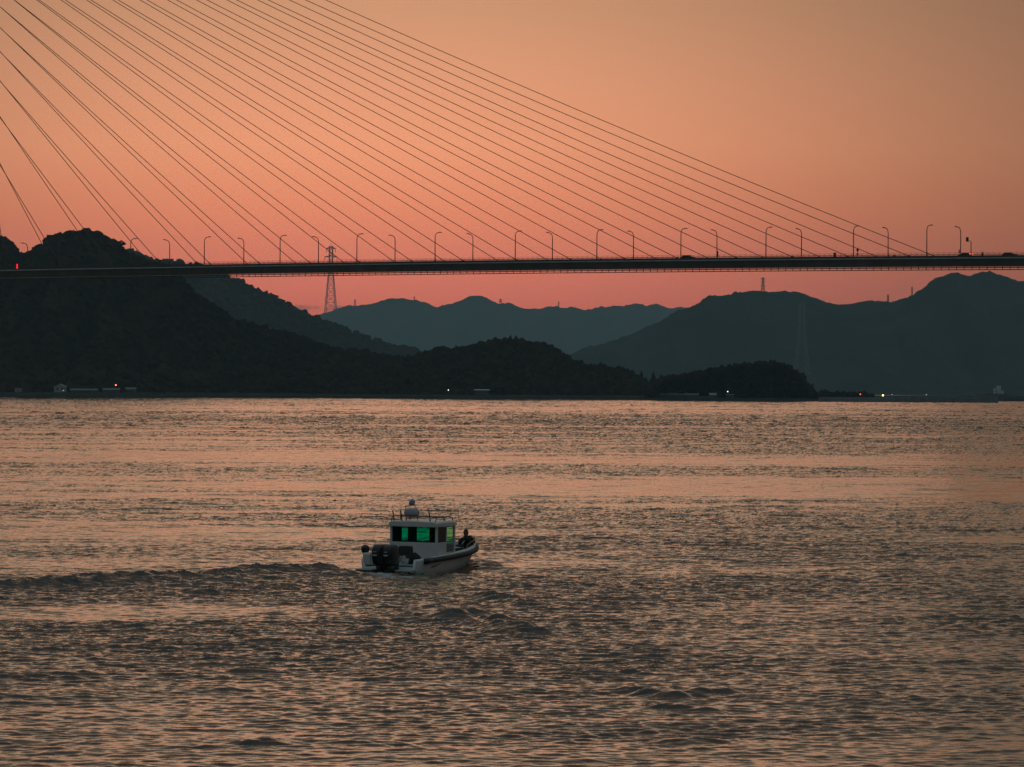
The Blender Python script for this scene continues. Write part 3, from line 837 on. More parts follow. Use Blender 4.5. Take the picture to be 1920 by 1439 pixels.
def post_thing(name, px, off, label, cat, fn):
    s, _ = plan_hit(px, off)
    t = thing(name, bp(s, off, 0), label, cat, math.atan2(DIR.y, DIR.x))
    fn(t); return t
def b_sign(t):
    p = MB(); p.tube([(0, 0, 0), (0, 0, 4.1)], .06, 8); p.build('post', M['rail'], t)
    q = MB(); q.loft([[(.52 * a, y, 3.35 + .78 * b) for a, b in ((-1, 0), (0, -1), (1, 0), (0, 1))] for y in (-.09, -.06)]); q.build('diamond_panel', M['sign'], t, bevel=.01)
    q = MB(); q.box((-.34, -.09, 1.75), (.34, -.06, 2.4)); q.build('supplementary_panel', M['sign'], t)
post_thing('road_sign', 1608, W + .2, 'dark diamond road sign with a small plate below it on the bridge', 'road sign', b_sign)
def b_cab(t):
    q = MB(); q.box((-.36, -.25, 0), (.36, .25, 1.75)); q.build('cabinet_body', M['dark'], t, bevel=.03)
    q = MB(); q.box((-.42, -.31, 1.752), (.42, .31, 1.86)); q.build('cabinet_roof', M['dark'], t, bevel=.02)
    q = MB(); q.box((-.28, -.275, .12), (.28, -.252, 1.6)); q.build('door', M['rail'], t)
post_thing('control_cabinet', 1565, -.4, 'dark upright equipment cabinet at the railing left of the diamond sign', 'cabinet', b_cab)
def b_plate(t):
    p = MB(); p.tube([(0, 0, 0), (0, 0, 3.4)], .05, 8); p.build('post', M['rail'], t)
    q = MB(); q.box((-.2, -.1, 1.7), (.2, -.06, 3.5)); q.build('panel', M['sign'], t, bevel=.01)
post_thing('marker_sign', 1346, W + .3, 'narrow upright dark marker sign beside a far lamp on the bridge', 'sign', b_plate)
def b_plate2(t):
    p = MB(); p.tube([(0, 0, 0), (0, 0, 3.2)], .05, 8); p.build('post', M['rail'], t)
    q = MB(); q.box((-.2, -.1, 1.9), (.2, -.06, 3.1)); q.build('panel', M['sign'], t, bevel=.01)
post_thing('marker_sign', 1798.5, W - .3, 'narrow dark marker sign just left of the rightmost lamp on the bridge', 'sign', b_plate2)
def b_mast(t):
    p = MB(); p.tube([(0, 0, 0), (0, 0, 5.0), (-.15, 0, 5.15), (-1.2, 0, 5.2)], [.16, .13, .1, .07], 8); p.build('pole', M['rail'], t)
    q = MB(); q.box((-1.75, -.3, 4.98), (-1.0, .3, 6.4)); q.build('signal_box', M['dark'], t, bevel=.12)
    q = MB(); q.tube([(-1.37, -.31, 5.95), (-1.37, -.42, 5.95)], .22, 12); q.build('hood', M['dark'], t)
post_thing('signal_pole', 1820.5, -.4, 'short pole with a dark box on a side arm by the right end of deck', 'signal pole', b_mast)
def b_phone(t):
    q = MB(); q.box((-.28, -.2, 0), (.28, .2, 1.5)); q.build('box', M['dark'], t, bevel=.04)
    q = MB(); q.tube([(.30 * math.cos(a), 0, 1.62 + .34 * math.sin(a)) for a in np.linspace(0, math.pi, 9)], .035, 6); q.build('hoop', M['rail'], t)
post_thing('call_box', 1842, -.4, 'small dark box with a hoop on top right of the signal pole', 'call box', b_phone)
def b_red(t):
    q = MB(); q.box((-.42, -.22, 0), (.42, .22, 2.35)); q.build('housing', M['dark'], t, bevel=.04)
    for z in (.42, .98, 1.54):
        q = MB(); q.tube([(0, -.21, z + .22), (0, -.30, z + .22)], .32, 14); q.build('red_light', M['red'], t)
post_thing('red_signal', 33, -.95, 'bright red upright signal light on the bridge at the far left', 'signal light', b_red)
def b_junction(t):
    q = MB(); q.box((-.5, -.2, 1.0), (.5, .2, 1.5)); q.build('box', M['dark'], t, bevel=.05)
    q = MB(); q.bar((0, 0, 0), (0, 0, 1.0), .1); q.build('stand', M['rail'], t)
post_thing('junction_box', 1677, W + .6, 'flat dark box on the far railing between two lamps', 'box', b_junction)

# ------------------------------------------------------------------ lattice towers
def pylon(px, ytop, ybot, Y, bw, tw, arms, label, material, thick, panels=9, spire=0, group=None):
    base = at_depth(px, ybot, Y); top = at_depth(px, ytop, Y); Hh = top.z - base.z
    sc = Y / F
    t = thing('lattice_pylon', base, label, 'pylon', R(12), group)
    body_h = Hh * (1 - spire)
    def half(z):
        u = z / body_h
        return sc * .5 * (bw + (tw - bw) * min(1, u / .72) if u < .72 else tw)
    zs = [body_h * (1 - (1 - k / panels) ** 1.12) for k in range(panels + 1)]
    mb = MB()
    for k in range(panels):
        z0, z1 = zs[k], zs[k + 1]; a, b = half(z0), half(z1)
        c0 = [(-a, -a, z0), (a, -a, z0), (a, a, z0), (-a, a, z0)]; c1 = [(-b, -b, z1), (b, -b, z1), (b, b, z1), (-b, b, z1)]
        for i in range(4):
            j = (i + 1) % 4
            mb.bar(c0[i], c1[i], thick * 1.15)
            mb.bar(c0[i], c1[j], thick * .62); mb.bar(c0[j], c1[i], thick * .62)
            mb.bar(c1[i], c1[j], thick * .62)
    mb.build('lattice_body', material, t)
    for (ya, hw, drop) in arms:
        z = (at_depth(px, ya, Y).z - base.z); w = hw * sc; bb = half(z)
        am = MB()
        for sy in (-1, 1):
            for yy in (-bb, bb):
                am.bar((0, yy, z + drop * sc * .3), (sy * w, 0, z), thick * 1.5); am.bar((sy * bb, yy, z - drop * .1 * sc), (sy * w, 0, z), thick * 1.3)
            for q in (.35, .65): am.bar((sy * w * q, 0, z - .1), (sy * w * q, 0, z + drop * sc * .3 * (1 - q)), thick * .5)
        am.build('cross_arm', material, t)
        ins = MB()
        for sy in (-1, 1): ins.tube([(sy * w * .97, 0, z), (sy * w * .97, 0, z - drop * sc)], thick * .7, 6)
        ins.build('insulator', material, t)
    if spire:
        q = MB(); q.bar((0, 0, body_h), (0, 0, Hh), thick * .7); q.build('spire', material, t)
    return t
pylon(620, 455, 594, 24200, 22, 6.5, [(466, 8.5, 8), (482, 12, 7)], 'tall brown lattice power tower seen above and below the bridge deck', M['pylon'], 2.1, 11, .05)
pylon(1503, 566, 702, 8300, 25, 9, [(602, 9, 4), (582, 8, 4)], 'pale faint lattice tower in front of the teal mountain', M['palepylon'], .42, 11, .02)
G = 'small masts on the far ridge'
pylon(1430.5, 520, 546, 11050, 5.5, 2.6, [(523, 4, 2), (529, 4.4, 2), (535, 4.4, 2)], 'small lattice pylon with three arms on the flat-topped teal mountain', M['pylon'], .6, 6, .04)
pylon(1665, 552, 566, 11050, 2.4, 1.4, [(556, 2, 1), (560, 2, 1)], 'thin mast in the saddle between the two right-hand mountains', M['pylon'], .55, 5, .05)
pylon(1710, 537, 556, 10750, 1.8, 1.2, [(541, 1.5, 1)], 'thin mast on the left slope of the twin-topped mountain', M['pylon'], .5, 5, .05)
pylon(776.5, 556, 566, 24050, 1.8, 1.2, [(558, 1.5, 1)], 'tiny mast on the first hump of the far ridge', M['pylon'], 1.2, 4, .05)
pylon(665.5, 561, 574, 24050, 2.6, 1.4, [(564, 2.6, 1), (568, 2.6, 1)], 'tiny pylon on the ridge just right of the tall lattice tower', M['pylon'], 1.0, 4, .05)
pylon(1047.5, 566, 575, 24050, 1.6, 1.2, [(568, 1.3, 1)], 'tiny mast on the low third hump of the far ridge', M['pylon'], 1.2, 4, .05)
pylon(938.5, 560, 569, 24050, 3.6, 2.0, [(562, 3, 1), (565, 3.4, 1)], 'tiny pylon right of the highest hump of the far ridge', M['pylon'], 1.0, 4, .05)

# ------------------------------------------------------------------ buildings on the far shore
def house(px0, px1, ytop, ybot, Y, label, wall, roof, kind='gable', windows=2, name='house', cat='house', depth=7):
    a = at_depth(px0, ybot, Y); b = at_depth(px1, ybot, Y); top = at_depth((px0 + px1) / 2, ytop, Y)
    w = b.x - a.x; zb = min(a.z, 2.2); h = top.z - zb
    t = thing(name, ((a.x + b.x) / 2, Y, zb), label, cat)
    eave = h * (.68 if kind == 'gable' else .55 if roof is M['paleroof'] else .86)
    m1 = MB(); m1.box((-w / 2, 0, 0), (w / 2, depth, eave))
    if kind == 'gable_end':
        m1 = MB(); m1.loft([[(-w / 2, y, 0), (w / 2, y, 0), (w / 2, y, h * .7), (0, y, h * .97), (-w / 2, y, h * .7)] for y in (0, depth)])
    m1.build('wall', wall, t)
    rf = MB()
    if kind == 'gable':
        rf.loft([[(x, -.5, eave + .01), (x, depth / 2, h), (x, depth + .5, eave + .01), (x, depth / 2, h - .35)] for x in (-w / 2 - .4, w / 2 + .4)])
    elif kind == 'gable_end':
        for s in (-1, 1):
            rf.loft([[(0, y, h), (s * (w / 2 + .4), y, h * .7 - .1), (s * (w / 2 + .4), y, h * .7 + .12), (0, y, h + .22)] for y in (-.4, depth + .4)])
    else:
        rf.loft([[(x, -.4, eave + .01), (x, depth + .4, h - .15), (x, depth + .4, h), (x, -.4, eave + .22)] for x in (-w / 2 - .4, w / 2 + .4)])
    rf.build('roof', roof, t)
    for k in range(windows):
        x = -w / 2 + w * (k + .7) / (windows + .4)
        q = MB(); q.box((x - .55, -.06, eave * .35), (x + .55, .05, eave * .78)); fr = q.build('window', M['plaster'], t)
        q = MB(); q.box((x - .45, -.085, eave * .40), (x + .45, -.062, eave * .74)); q.build('pane', M['glassdark'], fr)
    d = MB(); d.box((w * .32, -.05, 0), (w * .32 + .9, .04, min(2.0, eave * .8))); d.build('door', M['roof'], t)
    return t
SH = lambda px, extra=18: shore_y(at_depth(px, 745, 3500).x) + extra
house(101, 123, 720.5, 736.5, SH(110), 'pale grey gabled house on the shore at the left', M['plaster'], M['paleconcrete'], 'gable_end', 2)
house(28, 39, 728, 736, SH(33), 'small pale hut left of the gabled house', M['plaster'], M['roof'], 'shed', 1, 'hut', 'hut')
house(132, 182, 729, 737, SH(150), 'long low grey shed right of the gabled house', M['concrete'], M['roof'], 'gable', 4, 'shed', 'shed')
house(193, 223, 728, 737.5, SH(205), 'grey roofed boathouse under the red beacon', M['concrete'], M['roof'], 'gable', 2, 'boathouse', 'boathouse')
house(236, 254, 726.5, 737, SH(245), 'dim grey house right of the red beacon', M['concrete'], M['roof'], 'gable', 2)
house(890, 917, 730.5, 740, SH(903), 'low shed with a blue-grey roof below the middle hill', M['concrete'], M['paleconcrete'], 'shed', 3, 'shed', 'shed')
house(1247, 1270, 733, 740, SH(1260, 26), 'dim low building with a grey roof behind the long white shed', M['concrete'], M['paleconcrete'], 'shed', 2, 'shed', 'shed')
house(1234, 1309, 736.5, 745, SH(1270, 14), 'long low shed with a pale roof at the foot of the headland', M['concrete'], M['paleroof'], 'shed', 5, 'shed', 'shed', 6)
house(1331, 1343, 737, 745, SH(1337, 14), 'short pale roofed shed right of the long white shed', M['concrete'], M['paleroof'], 'shed', 1, 'shed', 'shed', 6)
house(1362, 1376, 739.5, 745, SH(1368, 14), 'tiny dim shed under the brightest white lamp', M['concrete'], M['paleconcrete'], 'shed', 1, 'shed', 'shed', 5)
def silo():
    Y = 3900; p = at_depth(1874, 744, Y); sc = Y / F
    t = thing('factory_tower', (p.x, p.y, 0), 'pale stepped concrete tower building at the right shore', 'building')
    h = lambda py: at_depth(1874, py, Y).z
    b = MB(); b.box((-9 * sc, 0, 0), (-1.5 * sc, 9, h(728.5))); b.build('lower_block', M['paleconcrete'], t)
    b = MB(); b.box((-4.5 * sc, 1, 0), (3.2 * sc, 10, h(723.5))); b.build('stair_tower', M['paleconcrete'], t)
    b = MB(); b.box((3.25 * sc, 0, 0), (8.2 * sc, 9, h(733))); b.build('side_block', M['paleconcrete'], t)
    for k in range(4):
        z = h(740) + k * 1.9; b = MB(); b.box((-7.4 * sc, -.1, z), (-5.6 * sc, .1, z + 1.1)); b.build('window', M['glassdark'], t)
    Y2 = 3880; a = at_depth(1826, 744, Y2); c = at_depth(1893, 744, Y2)
    t2 = thing('warehouse', ((a.x + c.x) / 2, Y2, 0), 'long low pale warehouse in front of the stepped tower building', 'warehouse')
    w = (c.x - a.x) / 2; hh = at_depth(1850, 740, Y2).z
    b = MB(); b.box((-w, 0, 0), (w, 12, hh)); b.build('wall', M['paleconcrete'], t2)
    b = MB(); b.box((-w - .5, -.5, hh + .003), (w + .5, 12.5, hh + .6)); b.build('roof', M['roof'], t2)
    for k in range(7):
        x = -w + (k + .5) * 2 * w / 7; b = MB(); b.box((x - 1.6, -.06, hh * .3), (x + 1.6, .04, hh * .75)); b.build('window', M['glassdark'], t2)
silo()

# ------------------------------------------------------------------ lamps along the shore
def shore_lamp(px, py, Y, r, m_, label, name='shore_lamp', cat='lamp'):
    p = at_depth(px, py, Y)
    zb = 1.5
    t = thing(name, (p.x, p.y, zb), label, cat)
    b = MB(); b.tube([(0, 0, 0), (0, 0, p.z - zb - r * .8)], [.14, .10], 8); b.build('pole', M['rail'], t)
    b = MB(); b.lathe([(r * math.sin(a), -r * math.cos(a)) for a in np.linspace(.05, math.pi - .05, 9)], (0, 0, p.z - zb), 14); b.build('lamp_globe', m_, t, True)
    b = MB(); b.lathe([(r * 1.15, r * .85), (r * .5, r * 1.2), (.03, r * 1.3)], (0, 0, p.z - zb), 12); b.build('cap', M['rail'], t)
shore_lamp(217.2, 722.6, SH(217, 14), .42, M['shore_red'], 'red beacon lamp on a pole above the boathouse')
shore_lamp(118.5, 732.7, SH(118, 15), .28, M['dim_l'], 'faint white lamp in front of the gabled house')
shore_lamp(840.6, 731.8, SH(840, 14), .36, M['white_l'], 'single white lamp at the foot of the middle hill')
shore_lamp(1249, 716.4, SH(1249, 30), .30, M['dim_l'], 'faint white lamp among the trees between the hills', cat='lamp')
shore_lamp(1277, 733.2, SH(1277, 22), .30, M['dim_l'], 'faint white lamp over the long pale roofed shed')
shore_lamp(1364.4, 734.6, SH(1364, 13), .40, M['white_l'], 'bright white lamp below the blunt headland')
shore_lamp(1613, 739.6, 3340, .42, M['tail'], 'red harbour lamp where the breakwater begins', 'harbour_light', 'harbour light')
shore_lamp(1655.6, 741.7, 3340, .52, M['warm_l'], 'bright warm yellow lamp on the breakwater', 'harbour_light', 'harbour light')
shore_lamp(1672.5, 740.2, 3800, .25, M['dim_l'], 'faint lamp just right of the warm yellow lamp')
shore_lamp(1737, 740.4, 3800, .30, M['dim_l'], 'faint lamp halfway along the breakwater')

# small bushes along the low spit by the headland
def spit_bush(px, py, w, h, label):
    Y = 3352; p = at_depth(px, py, Y)
    g = np.random.default_rng(int(px)); V = []; Fc = []; off = 0; bv, bf = ICO0
    t = thing('bush', (p.x, p.y, 1.2), label, 'bush', 0, 'bushes on the spit')
    sc = Y / F
    for k in range(60):
        q = g.standard_normal(3); q /= np.linalg.norm(q); q *= g.uniform(.3, 1) ** .5
        c = np.array([q[0] * w * sc * .5, q[1] * w * sc * .5, (p.z - 1.2) * (.55 + .42 * q[2])])
        V.append(bv * (1 + .3 * g.standard_normal((len(bv), 1))) * g.uniform(.25, .5) + c); Fc.append(bf + off); off += len(bv)
    npmesh('crown', np.concatenate(V), np.concatenate(Fc), M['forest'], t)
    b = MB(); b.tube([(0, 0, -.5), (0, 0, (p.z - 1.2) * .6)], [.15, .06], 6); b.build('stem', M['bark'], t)
spit_bush(1569, 736, 10, 6, 'dark bush on the spit just right of the headland')
spit_bush(1588, 735, 6, 7, 'narrow dark bush in the middle of the spit')
spit_bush(1602, 736, 10, 7, 'dark bush beside the red harbour lamp')

# ------------------------------------------------------------------ boat
boat = thing('motor_boat', (BX.x, BX.y, -0.07), 'white cabin motor boat with green tinted windows running away across the strait', 'boat')
boat.rotation_euler = (R(0.9), R(0.6), BOAT_HEAD)
def stat(y):   # y along the boat, 0 at the transom
    Y_ = [0, 1.5, 3.5, 5.4, 6.78, 7.7, 8.27, 8.6]
    return (np.interp(y, Y_, [1.40, 1.44, 1.46, 1.38, 1.08, .70, .36, .05]),      # half beam at the rub rail
            np.interp(y, Y_, [1.22, 1.25, 1.25, 1.05, .66, .34, .14, .03]),      # chine half beam
            np.interp(y, Y_, [.52, .54, .60, .68, .76, .83, .87, .89]),          # rub rail height
            np.interp(y, Y_, [-.34, -.34, -.28, -.14, .06, .26, .40, .50]),         # chine height
            np.interp(y, Y_, [-.60, -.60, -.58, -.50, -.36, -.15, .05, .34]),    # keel
            np.interp(y, Y_, [.60, .64, .74, .86, .96, 1.04, 1.08, 1.10]))       # gunwale height
ys = np.concatenate([np.linspace(0, 6, 13), np.linspace(6.3, 8.6, 12)])
rings = []
for y in ys:
    b_, c_, zr, zc, zk, zg = stat(y)
    half = [(0, zk), (c_ * .55, zk + (zc - zk) * .55), (c_, zc), (c_ + .04, zc + .02), ((b_ + c_) / 2 + .03, (zr + zc) / 2), (b_, zr), (b_ * .99, zg), (b_ * .90, zg + .01), (b_ * .88, zg - .05), (b_ * .86, zg - .36)]
    ring = [(x, y, z) for x, z in half] + [(-x, y, z) for x, z in half[::-1][:-1]]
    rings.append(ring)
hm = MB(); hm.loft(rings, closed=True, caps=True)
hm.build('hull', M['hull'], boat, True)
# sole / foredeck inside the bulwark
dk = MB(); rr = []
for y in np.linspace(.35, 8.2, 20):
    b_, c_, zr, zc, zk, zg = stat(y); zz = .34 if y < 5 else .34 + (zg - .32 - .34) * min(1, (y - 5) / 1.5)
    rr.append([(-b_ * .86, y, zz), (b_ * .86, y, zz), (b_ * .86, y, zz - .06), (-b_ * .86, y, zz - .06)])
dk.loft(rr); dk.build('deck', M['deck'], boat)
for s in (-1, 1):
    rb = MB(); rb.tube([(s * (stat(y)[0] + .05), y, stat(y)[2]) for y in np.concatenate([[.85], np.linspace(1.0, 8.58, 22)])], [.09] + [.115] * 22, 10)
    rb.build('rub_rail', M['rub'], boat, True)
    en = MB(); en.tube([(s * (stat(.7)[0] + .06), .72, stat(.7)[2] - .01), (s * (stat(1.2)[0] + .06), 1.25, stat(1.2)[2])], [.13, .135], 10); en.build('rub_rail_end', M['black'], boat, True)
# bow handrail
br = MB()
for s in (-1, 1):
    pts = [(s * stat(y)[0] * .93, y, stat(y)[5] + h) for y, h in ((5.4, .02), (5.7, .16), (6.2, .22), (6.8, .23), (7.5, .23), (8.1, .23), (8.45, .22))]
    br.tube(pts, .02, 7)
    for y in (6.2, 6.8, 7.5, 8.15): br.tube([(s * stat(y)[0] * .93, y, stat(y)[5]), (s * stat(y)[0] * .93, y, stat(y)[5] + .22)], .016, 6)
br.tube([(-stat(8.45)[0] * .93, 8.45, stat(8.45)[5] + .22), (0, 8.57, stat(8.55)[5] + .22), (stat(8.45)[0] * .93, 8.45, stat(8.45)[5] + .22)], .02, 7)
br.build('bow_rail', M['tube'], boat, True)
# side decal strokes on the starboard quarter
dc = MB()
for k in range(7):
    y = 1.5 + k * .20; x = (stat(y)[0] + stat(y)[1]) / 2 + .045; z = .17 + k * .022
    dc.add([(x + .004, y, z), (x + .004, y + .15, z + .01), (x + .022, y + .19, z + .09), (x + .022, y + .04, z + .08)], [(0, 1, 2, 3)])
dc.build('side_lettering', M['darkdecal'], boat)
# low transom steps either side of the engines
for s in (-1, 1):
    st = MB(); st.box((s * .98 - .40, -.62, .02), (s * .98 + .40, -.004, .16)); st.build('swim_platform', M['deck'], boat, bevel=.03)
    q = MB(); q.box((s * .98 - .42, -.66, -.01), (s * .98 + .42, -.623, .10)); q.build('platform_edge', M['dark'], boat, bevel=.01)
# port quarter pod
q = MB(); q.loft([[(x, y, z) for x, y in ((-1.36, .0), (-.92, .0), (-.92, .9), (-1.36, .9))] for z in (.30, .86)]); q.build('quarter_coaming', M['hull'], boat, bevel=.08)

# cabin -----------------------------------------------------------------
X0, Y0, Y1 = 1.20, 2.5, 4.45
ZS, ZW, ZT, ZR = .34, 1.27, 1.98, 2.2
cab = MB(); 
th = .05
cab.box((-X0, Y0, ZS), (X0, Y0 + th, ZW))                           # rear lower wall
cab.box((-X0, Y0 + th, ZS), (-X0 + th, Y1, ZW))                     # port lower wall
cab.box((X0 - th, Y0 + th, ZS), (X0, Y0 + 1.02, ZW))                # starboard lower wall, rear part
cab.box((X0 - th, Y0 + 1.02, ZS), (X0, Y1, .80))                    # door sill
cab.box((-X0 + th, Y1 - th, ZS), (X0 - th, Y1, ZW - .12))           # front lower wall
cabin = cab.build('cabin_wall', M['hull'], boat, bevel=.02)
for lo, hi in (((-X0, Y0, ZW + .003), (-X0 + .10, Y0 + .12, ZT)), ((X0 - .10, Y0, ZW + .003), (X0, Y0 + .12, ZT)), ((X0 - .06, Y0 + .98, ZW + .003), (X0, Y0 + 1.06, ZT)),
               ((X0 - .09, Y1 - .12, .803), (X0, Y1, ZT)), ((-X0, Y1 - .10, ZW + .003), (-X0 + .12, Y1, ZT))):
    po = MB(); po.box(lo, hi); po.build('pillar', M['hull'], boat, bevel=.012)
ln = MB()
ln.box((-X0 + th + .004, Y0 + .2, ZW + .01), (-X0 + th + .03, Y0 + 1.08, ZT - .01))      # port side dark locker panel
ln.box((-1.14, Y1 - .22, ZW - .1), (-.70, Y1 - .16, ZT - .01))                           # windscreen post inside
ln.box((.06, Y1 - .42, .55), (.42, Y1 - .36, ZT - .01))                                # helm bulkhead
ln.box((-X0 + th + .01, Y0 + .2, ZW - .05), (X0 - th - .3, Y0 + .9, ZW + .02))           # galley top
ln.build('cabin_lining', M['liner'], boat)
fl = MB(); fl.box((-X0 + .06, Y0 + .06, ZS + .004), (X0 - .06, Y1 - .06, ZS + .03)); fl.build('cabin_floor', M['dark'], boat)
cl = MB(); cl.box((-X0 + .02, Y0 + .03, ZT - .03), (X0 - .02, Y1 - .02, ZT - .003)); cl.build('headlining', M['liner'], boat)
w = MB(); w.box((-X0 + .103, Y0 + .035, ZW + .004), (X0 - .103, Y0 + .045, ZT - .035)); w.build('rear_window', M['rear_glass'], boat)
w = MB(); w.box((-X0 + .004, Y0 + .125, ZW + .004), (-X0 + .014, Y1 - .105, ZT - .035)); w.build('side_window', M['front_glass'], boat)
w = MB(); w.box((X0 - .03, Y0 + .125, ZW + .004), (X0 - .02, Y0 + .975, ZT - .035)); w.build('side_window', M['glassdark'], boat)
w = MB(); w.loft([[(x, Y1 - .05 + a * .0, z) for a, z in ((0, ZW - .118), (0, ZT - .035))] + [(x, Y1 - .06, ZT - .035), (x, Y1 - .06, ZW - .118)] for x in (-X0 + .125, X0 - .095)]); w.build('windscreen', M['front_glass'], boat)
rf = MB(); rings = []
for y, hz, xw in ((Y0 - .10, .0, X0 + .02), (Y0 + .02, .02, X0 + .06), (Y0 + 1.2, .03, X0 + .06), (Y1 - .2, .02, X0 + .04), (Y1 + .25, -.03, X0 - .05), (Y1 + .48, -.10, X0 - .25)):
    k = .55 if y > Y1 else 1
    rings.append([(-xw, y, ZT + (0 if k == 1 else .03)), (xw, y, ZT + (0 if k == 1 else .03)), (xw, y, ZR - .06 + hz), (xw * .9, y, ZR + hz), (0, y, ZR + .03 + hz), (-xw * .9, y, ZR + hz), (-xw, y, ZR - .06 + hz)])
rf.loft(rings); roof = rf.build('roof', M['hull'], boat, bevel=.02)
rl = MB()
for s in (-1, 1):
    rl.tube([(s * 1.12, Y0 + .0, ZR), (s * 1.12, Y0 + .04, ZR + .16), (s * 1.12, Y0 + .14, ZR + .24), (s * 1.12, Y1 - .5, ZR + .22), (s * 1.10, Y1 - .2, ZR + .16), (s * 1.08, Y1 + .0, ZR)], .024, 7)
rl.tube([(-1.12, Y0 + .14, ZR + .24), (1.12, Y0 + .14, ZR + .24)], .024, 7)
rl.tube([(-1.12, Y0 + .9, ZR + .235), (1.12, Y0 + .9, ZR + .235)], .022, 7)
for s in (-1, 1): rl.tube([(s * 1.12, Y0 + .9, ZR - .02), (s * 1.12, Y0 + .9, ZR + .235)], .02, 6)
rl.build('roof_rail', M['tube'], boat, True)
rh = MB()
for x in (-1.06, -.66, .78): 
    q = MB(); q.tube([(x, Y0 + .14, ZR - .01), (x - .02, Y0 + .12, ZR + .28), (x - .06, Y0 + .10, ZR + .50)], [.028, .028, .034], 8); q.build('rod_holder', M['rub'], boat, True)
rd = MB(); RX, RY = -.46, Y0 + .75
rd.lathe([(.30, 0), (.36, .05), (.36, .12), (.33, .22), (.28, .28), (.14, .31), (.02, .315)], (RX, RY, ZR + .27), 24); rd.build('radar_dome', M['radar'], boat, True)
rb = MB(); rb.box((RX - .36, RY - .2, ZR + .19), (RX + .30, RY + .2, ZR + .266)); 
for a in (-.28, .28): rb.bar((RX + a, RY, ZR - .01), (RX + a, RY, ZR + .2), .04)
rb.build('radar_mount', M['rub'], boat, bevel=.015)
ar = MB(); ar.tube([(RX - .33, RY, ZR + .22), (RX - .33, RY, ZR + .66), (RX - .27, RY, ZR + .72), (RX + .14, RY, ZR + .72), (RX + .20, RY, ZR + .66), (RX + .24, RY, ZR + .5)], .016, 7); ar.build('arch_bar', M['tube'], boat, True)
sb = MB(); sb.lathe([(.05, -.02), (.10, .02), (.135, .10), (.135, .17), (.10, .25), (.03, .285)], (RX + .02, RY, ZR + .73), 16); sb.build('antenna_dome', M['radar'], boat, True)
sl = MB(); sl.tube([(RX - .10, RY, ZR + .72), (RX - .10, RY, ZR + .88)], .05, 8); sl.build('navigation_light', M['radar'], boat, True)
wp = MB(); wp.bar((.25, Y1 - .12, ZR + .035), (.62, Y1 + .02, ZR + .05), .05, .03); wp.build('roof_hatch', M['dark'], boat)

# outboards
def outboard(x):
    e = MB()
    def ring(z, y0, y1, w, k=8):
        r_ = []
        for a in np.linspace(0, 2 * math.pi, 16, endpoint=False):
            cx, cy = math.cos(a), math.sin(a)
            cx = math.copysign(abs(cx) ** .6, cx); cy = math.copysign(abs(cy) ** .6, cy)
            r_.append((x + cx * w, (y0 + y1) / 2 + cy * (y1 - y0) / 2, z))
        return r_
    e.loft([ring(.40, -.88, -.16, .21), ring(.50, -.97, -.10, .25), ring(.80, -1.04, -.06, .272), ring(1.10, -1.01, -.08, .265), ring(1.23, -.92, -.16, .23), ring(1.29, -.76, -.30, .18)])
    cw = e.build('outboard_engine', M['black'], boat, True)
    q = MB(); q.loft([ring(-.25, -.62, -.36, .07), ring(.1, -.70, -.26, .11), ring(.42, -.80, -.20, .18)]); q.build('midsection', M['black'], cw, True)
    q = MB(); q.box((x - .16, -.28, .15), (x + .16, -.006, .48)); q.build('engine_bracket', M['dark'], cw, bevel=.03)
    q = MB()
    for k, (z, w_, h_) in enumerate(((.80, .22, .055), (.965, .16, .03))):
        q.add([(x - w_ / 2 - .02, -1.06, z), (x + w_ / 2 - .02, -1.06, z), (x + w_ / 2 + .02, -1.06, z + h_), (x - w_ / 2 + .02, -1.06, z + h_)], [(0, 1, 2, 3)])
    q.build('cowling_lettering', M['decal'], cw)
    q = MB(); q.tube([(x - .225, -.985, .45), (x - .245, -1.0, .8), (x - .225, -.975, 1.10)], .012, 6); q.build('cowling_trim', M['tube'], cw)
outboard(-.19); outboard(.36)
# cockpit seat, rear cockpit gear
st = MB(); st.loft([[(.28 + a * .33 * k, 1.15 + b * .10, z) for a, b in ((-1, -1), (1, -1), (1, 1), (-1, 1))] for z, k in ((.66, .95), (.80, 1.05), (1.10, 1.03), (1.17, .90))]); st.build('seat_back', M['vinyl'], boat, bevel=.06)
st = MB(); st.box((-.05, .95, .60), (.62, 1.5, .70)); st.build('seat_cushion', M['vinyl'], boat, bevel=.04)
st = MB(); st.tube([(.0, 1.0, .35), (.04, 1.0, .62), (.54, 1.0, .62), (.60, 1.0, .35)], .022, 7); st.tube([(.0, 1.45, .35), (.04, 1.45, .62), (.54, 1.45, .62), (.60, 1.45, .35)], .022, 7); st.build('seat_frame', M['tube'], boat, True)
# helm seat seen through the open side door
hs = MB(); hs.loft([[(.84 + a * .15, Y0 + 1.36 + b * .14, z) for a, b in ((-1, -1), (1, -1), (1, 1), (-1, 1))] for z in (.6, .95, 1.58)]); hs.build('helm_seat', M['black'], boat, bevel=.06)

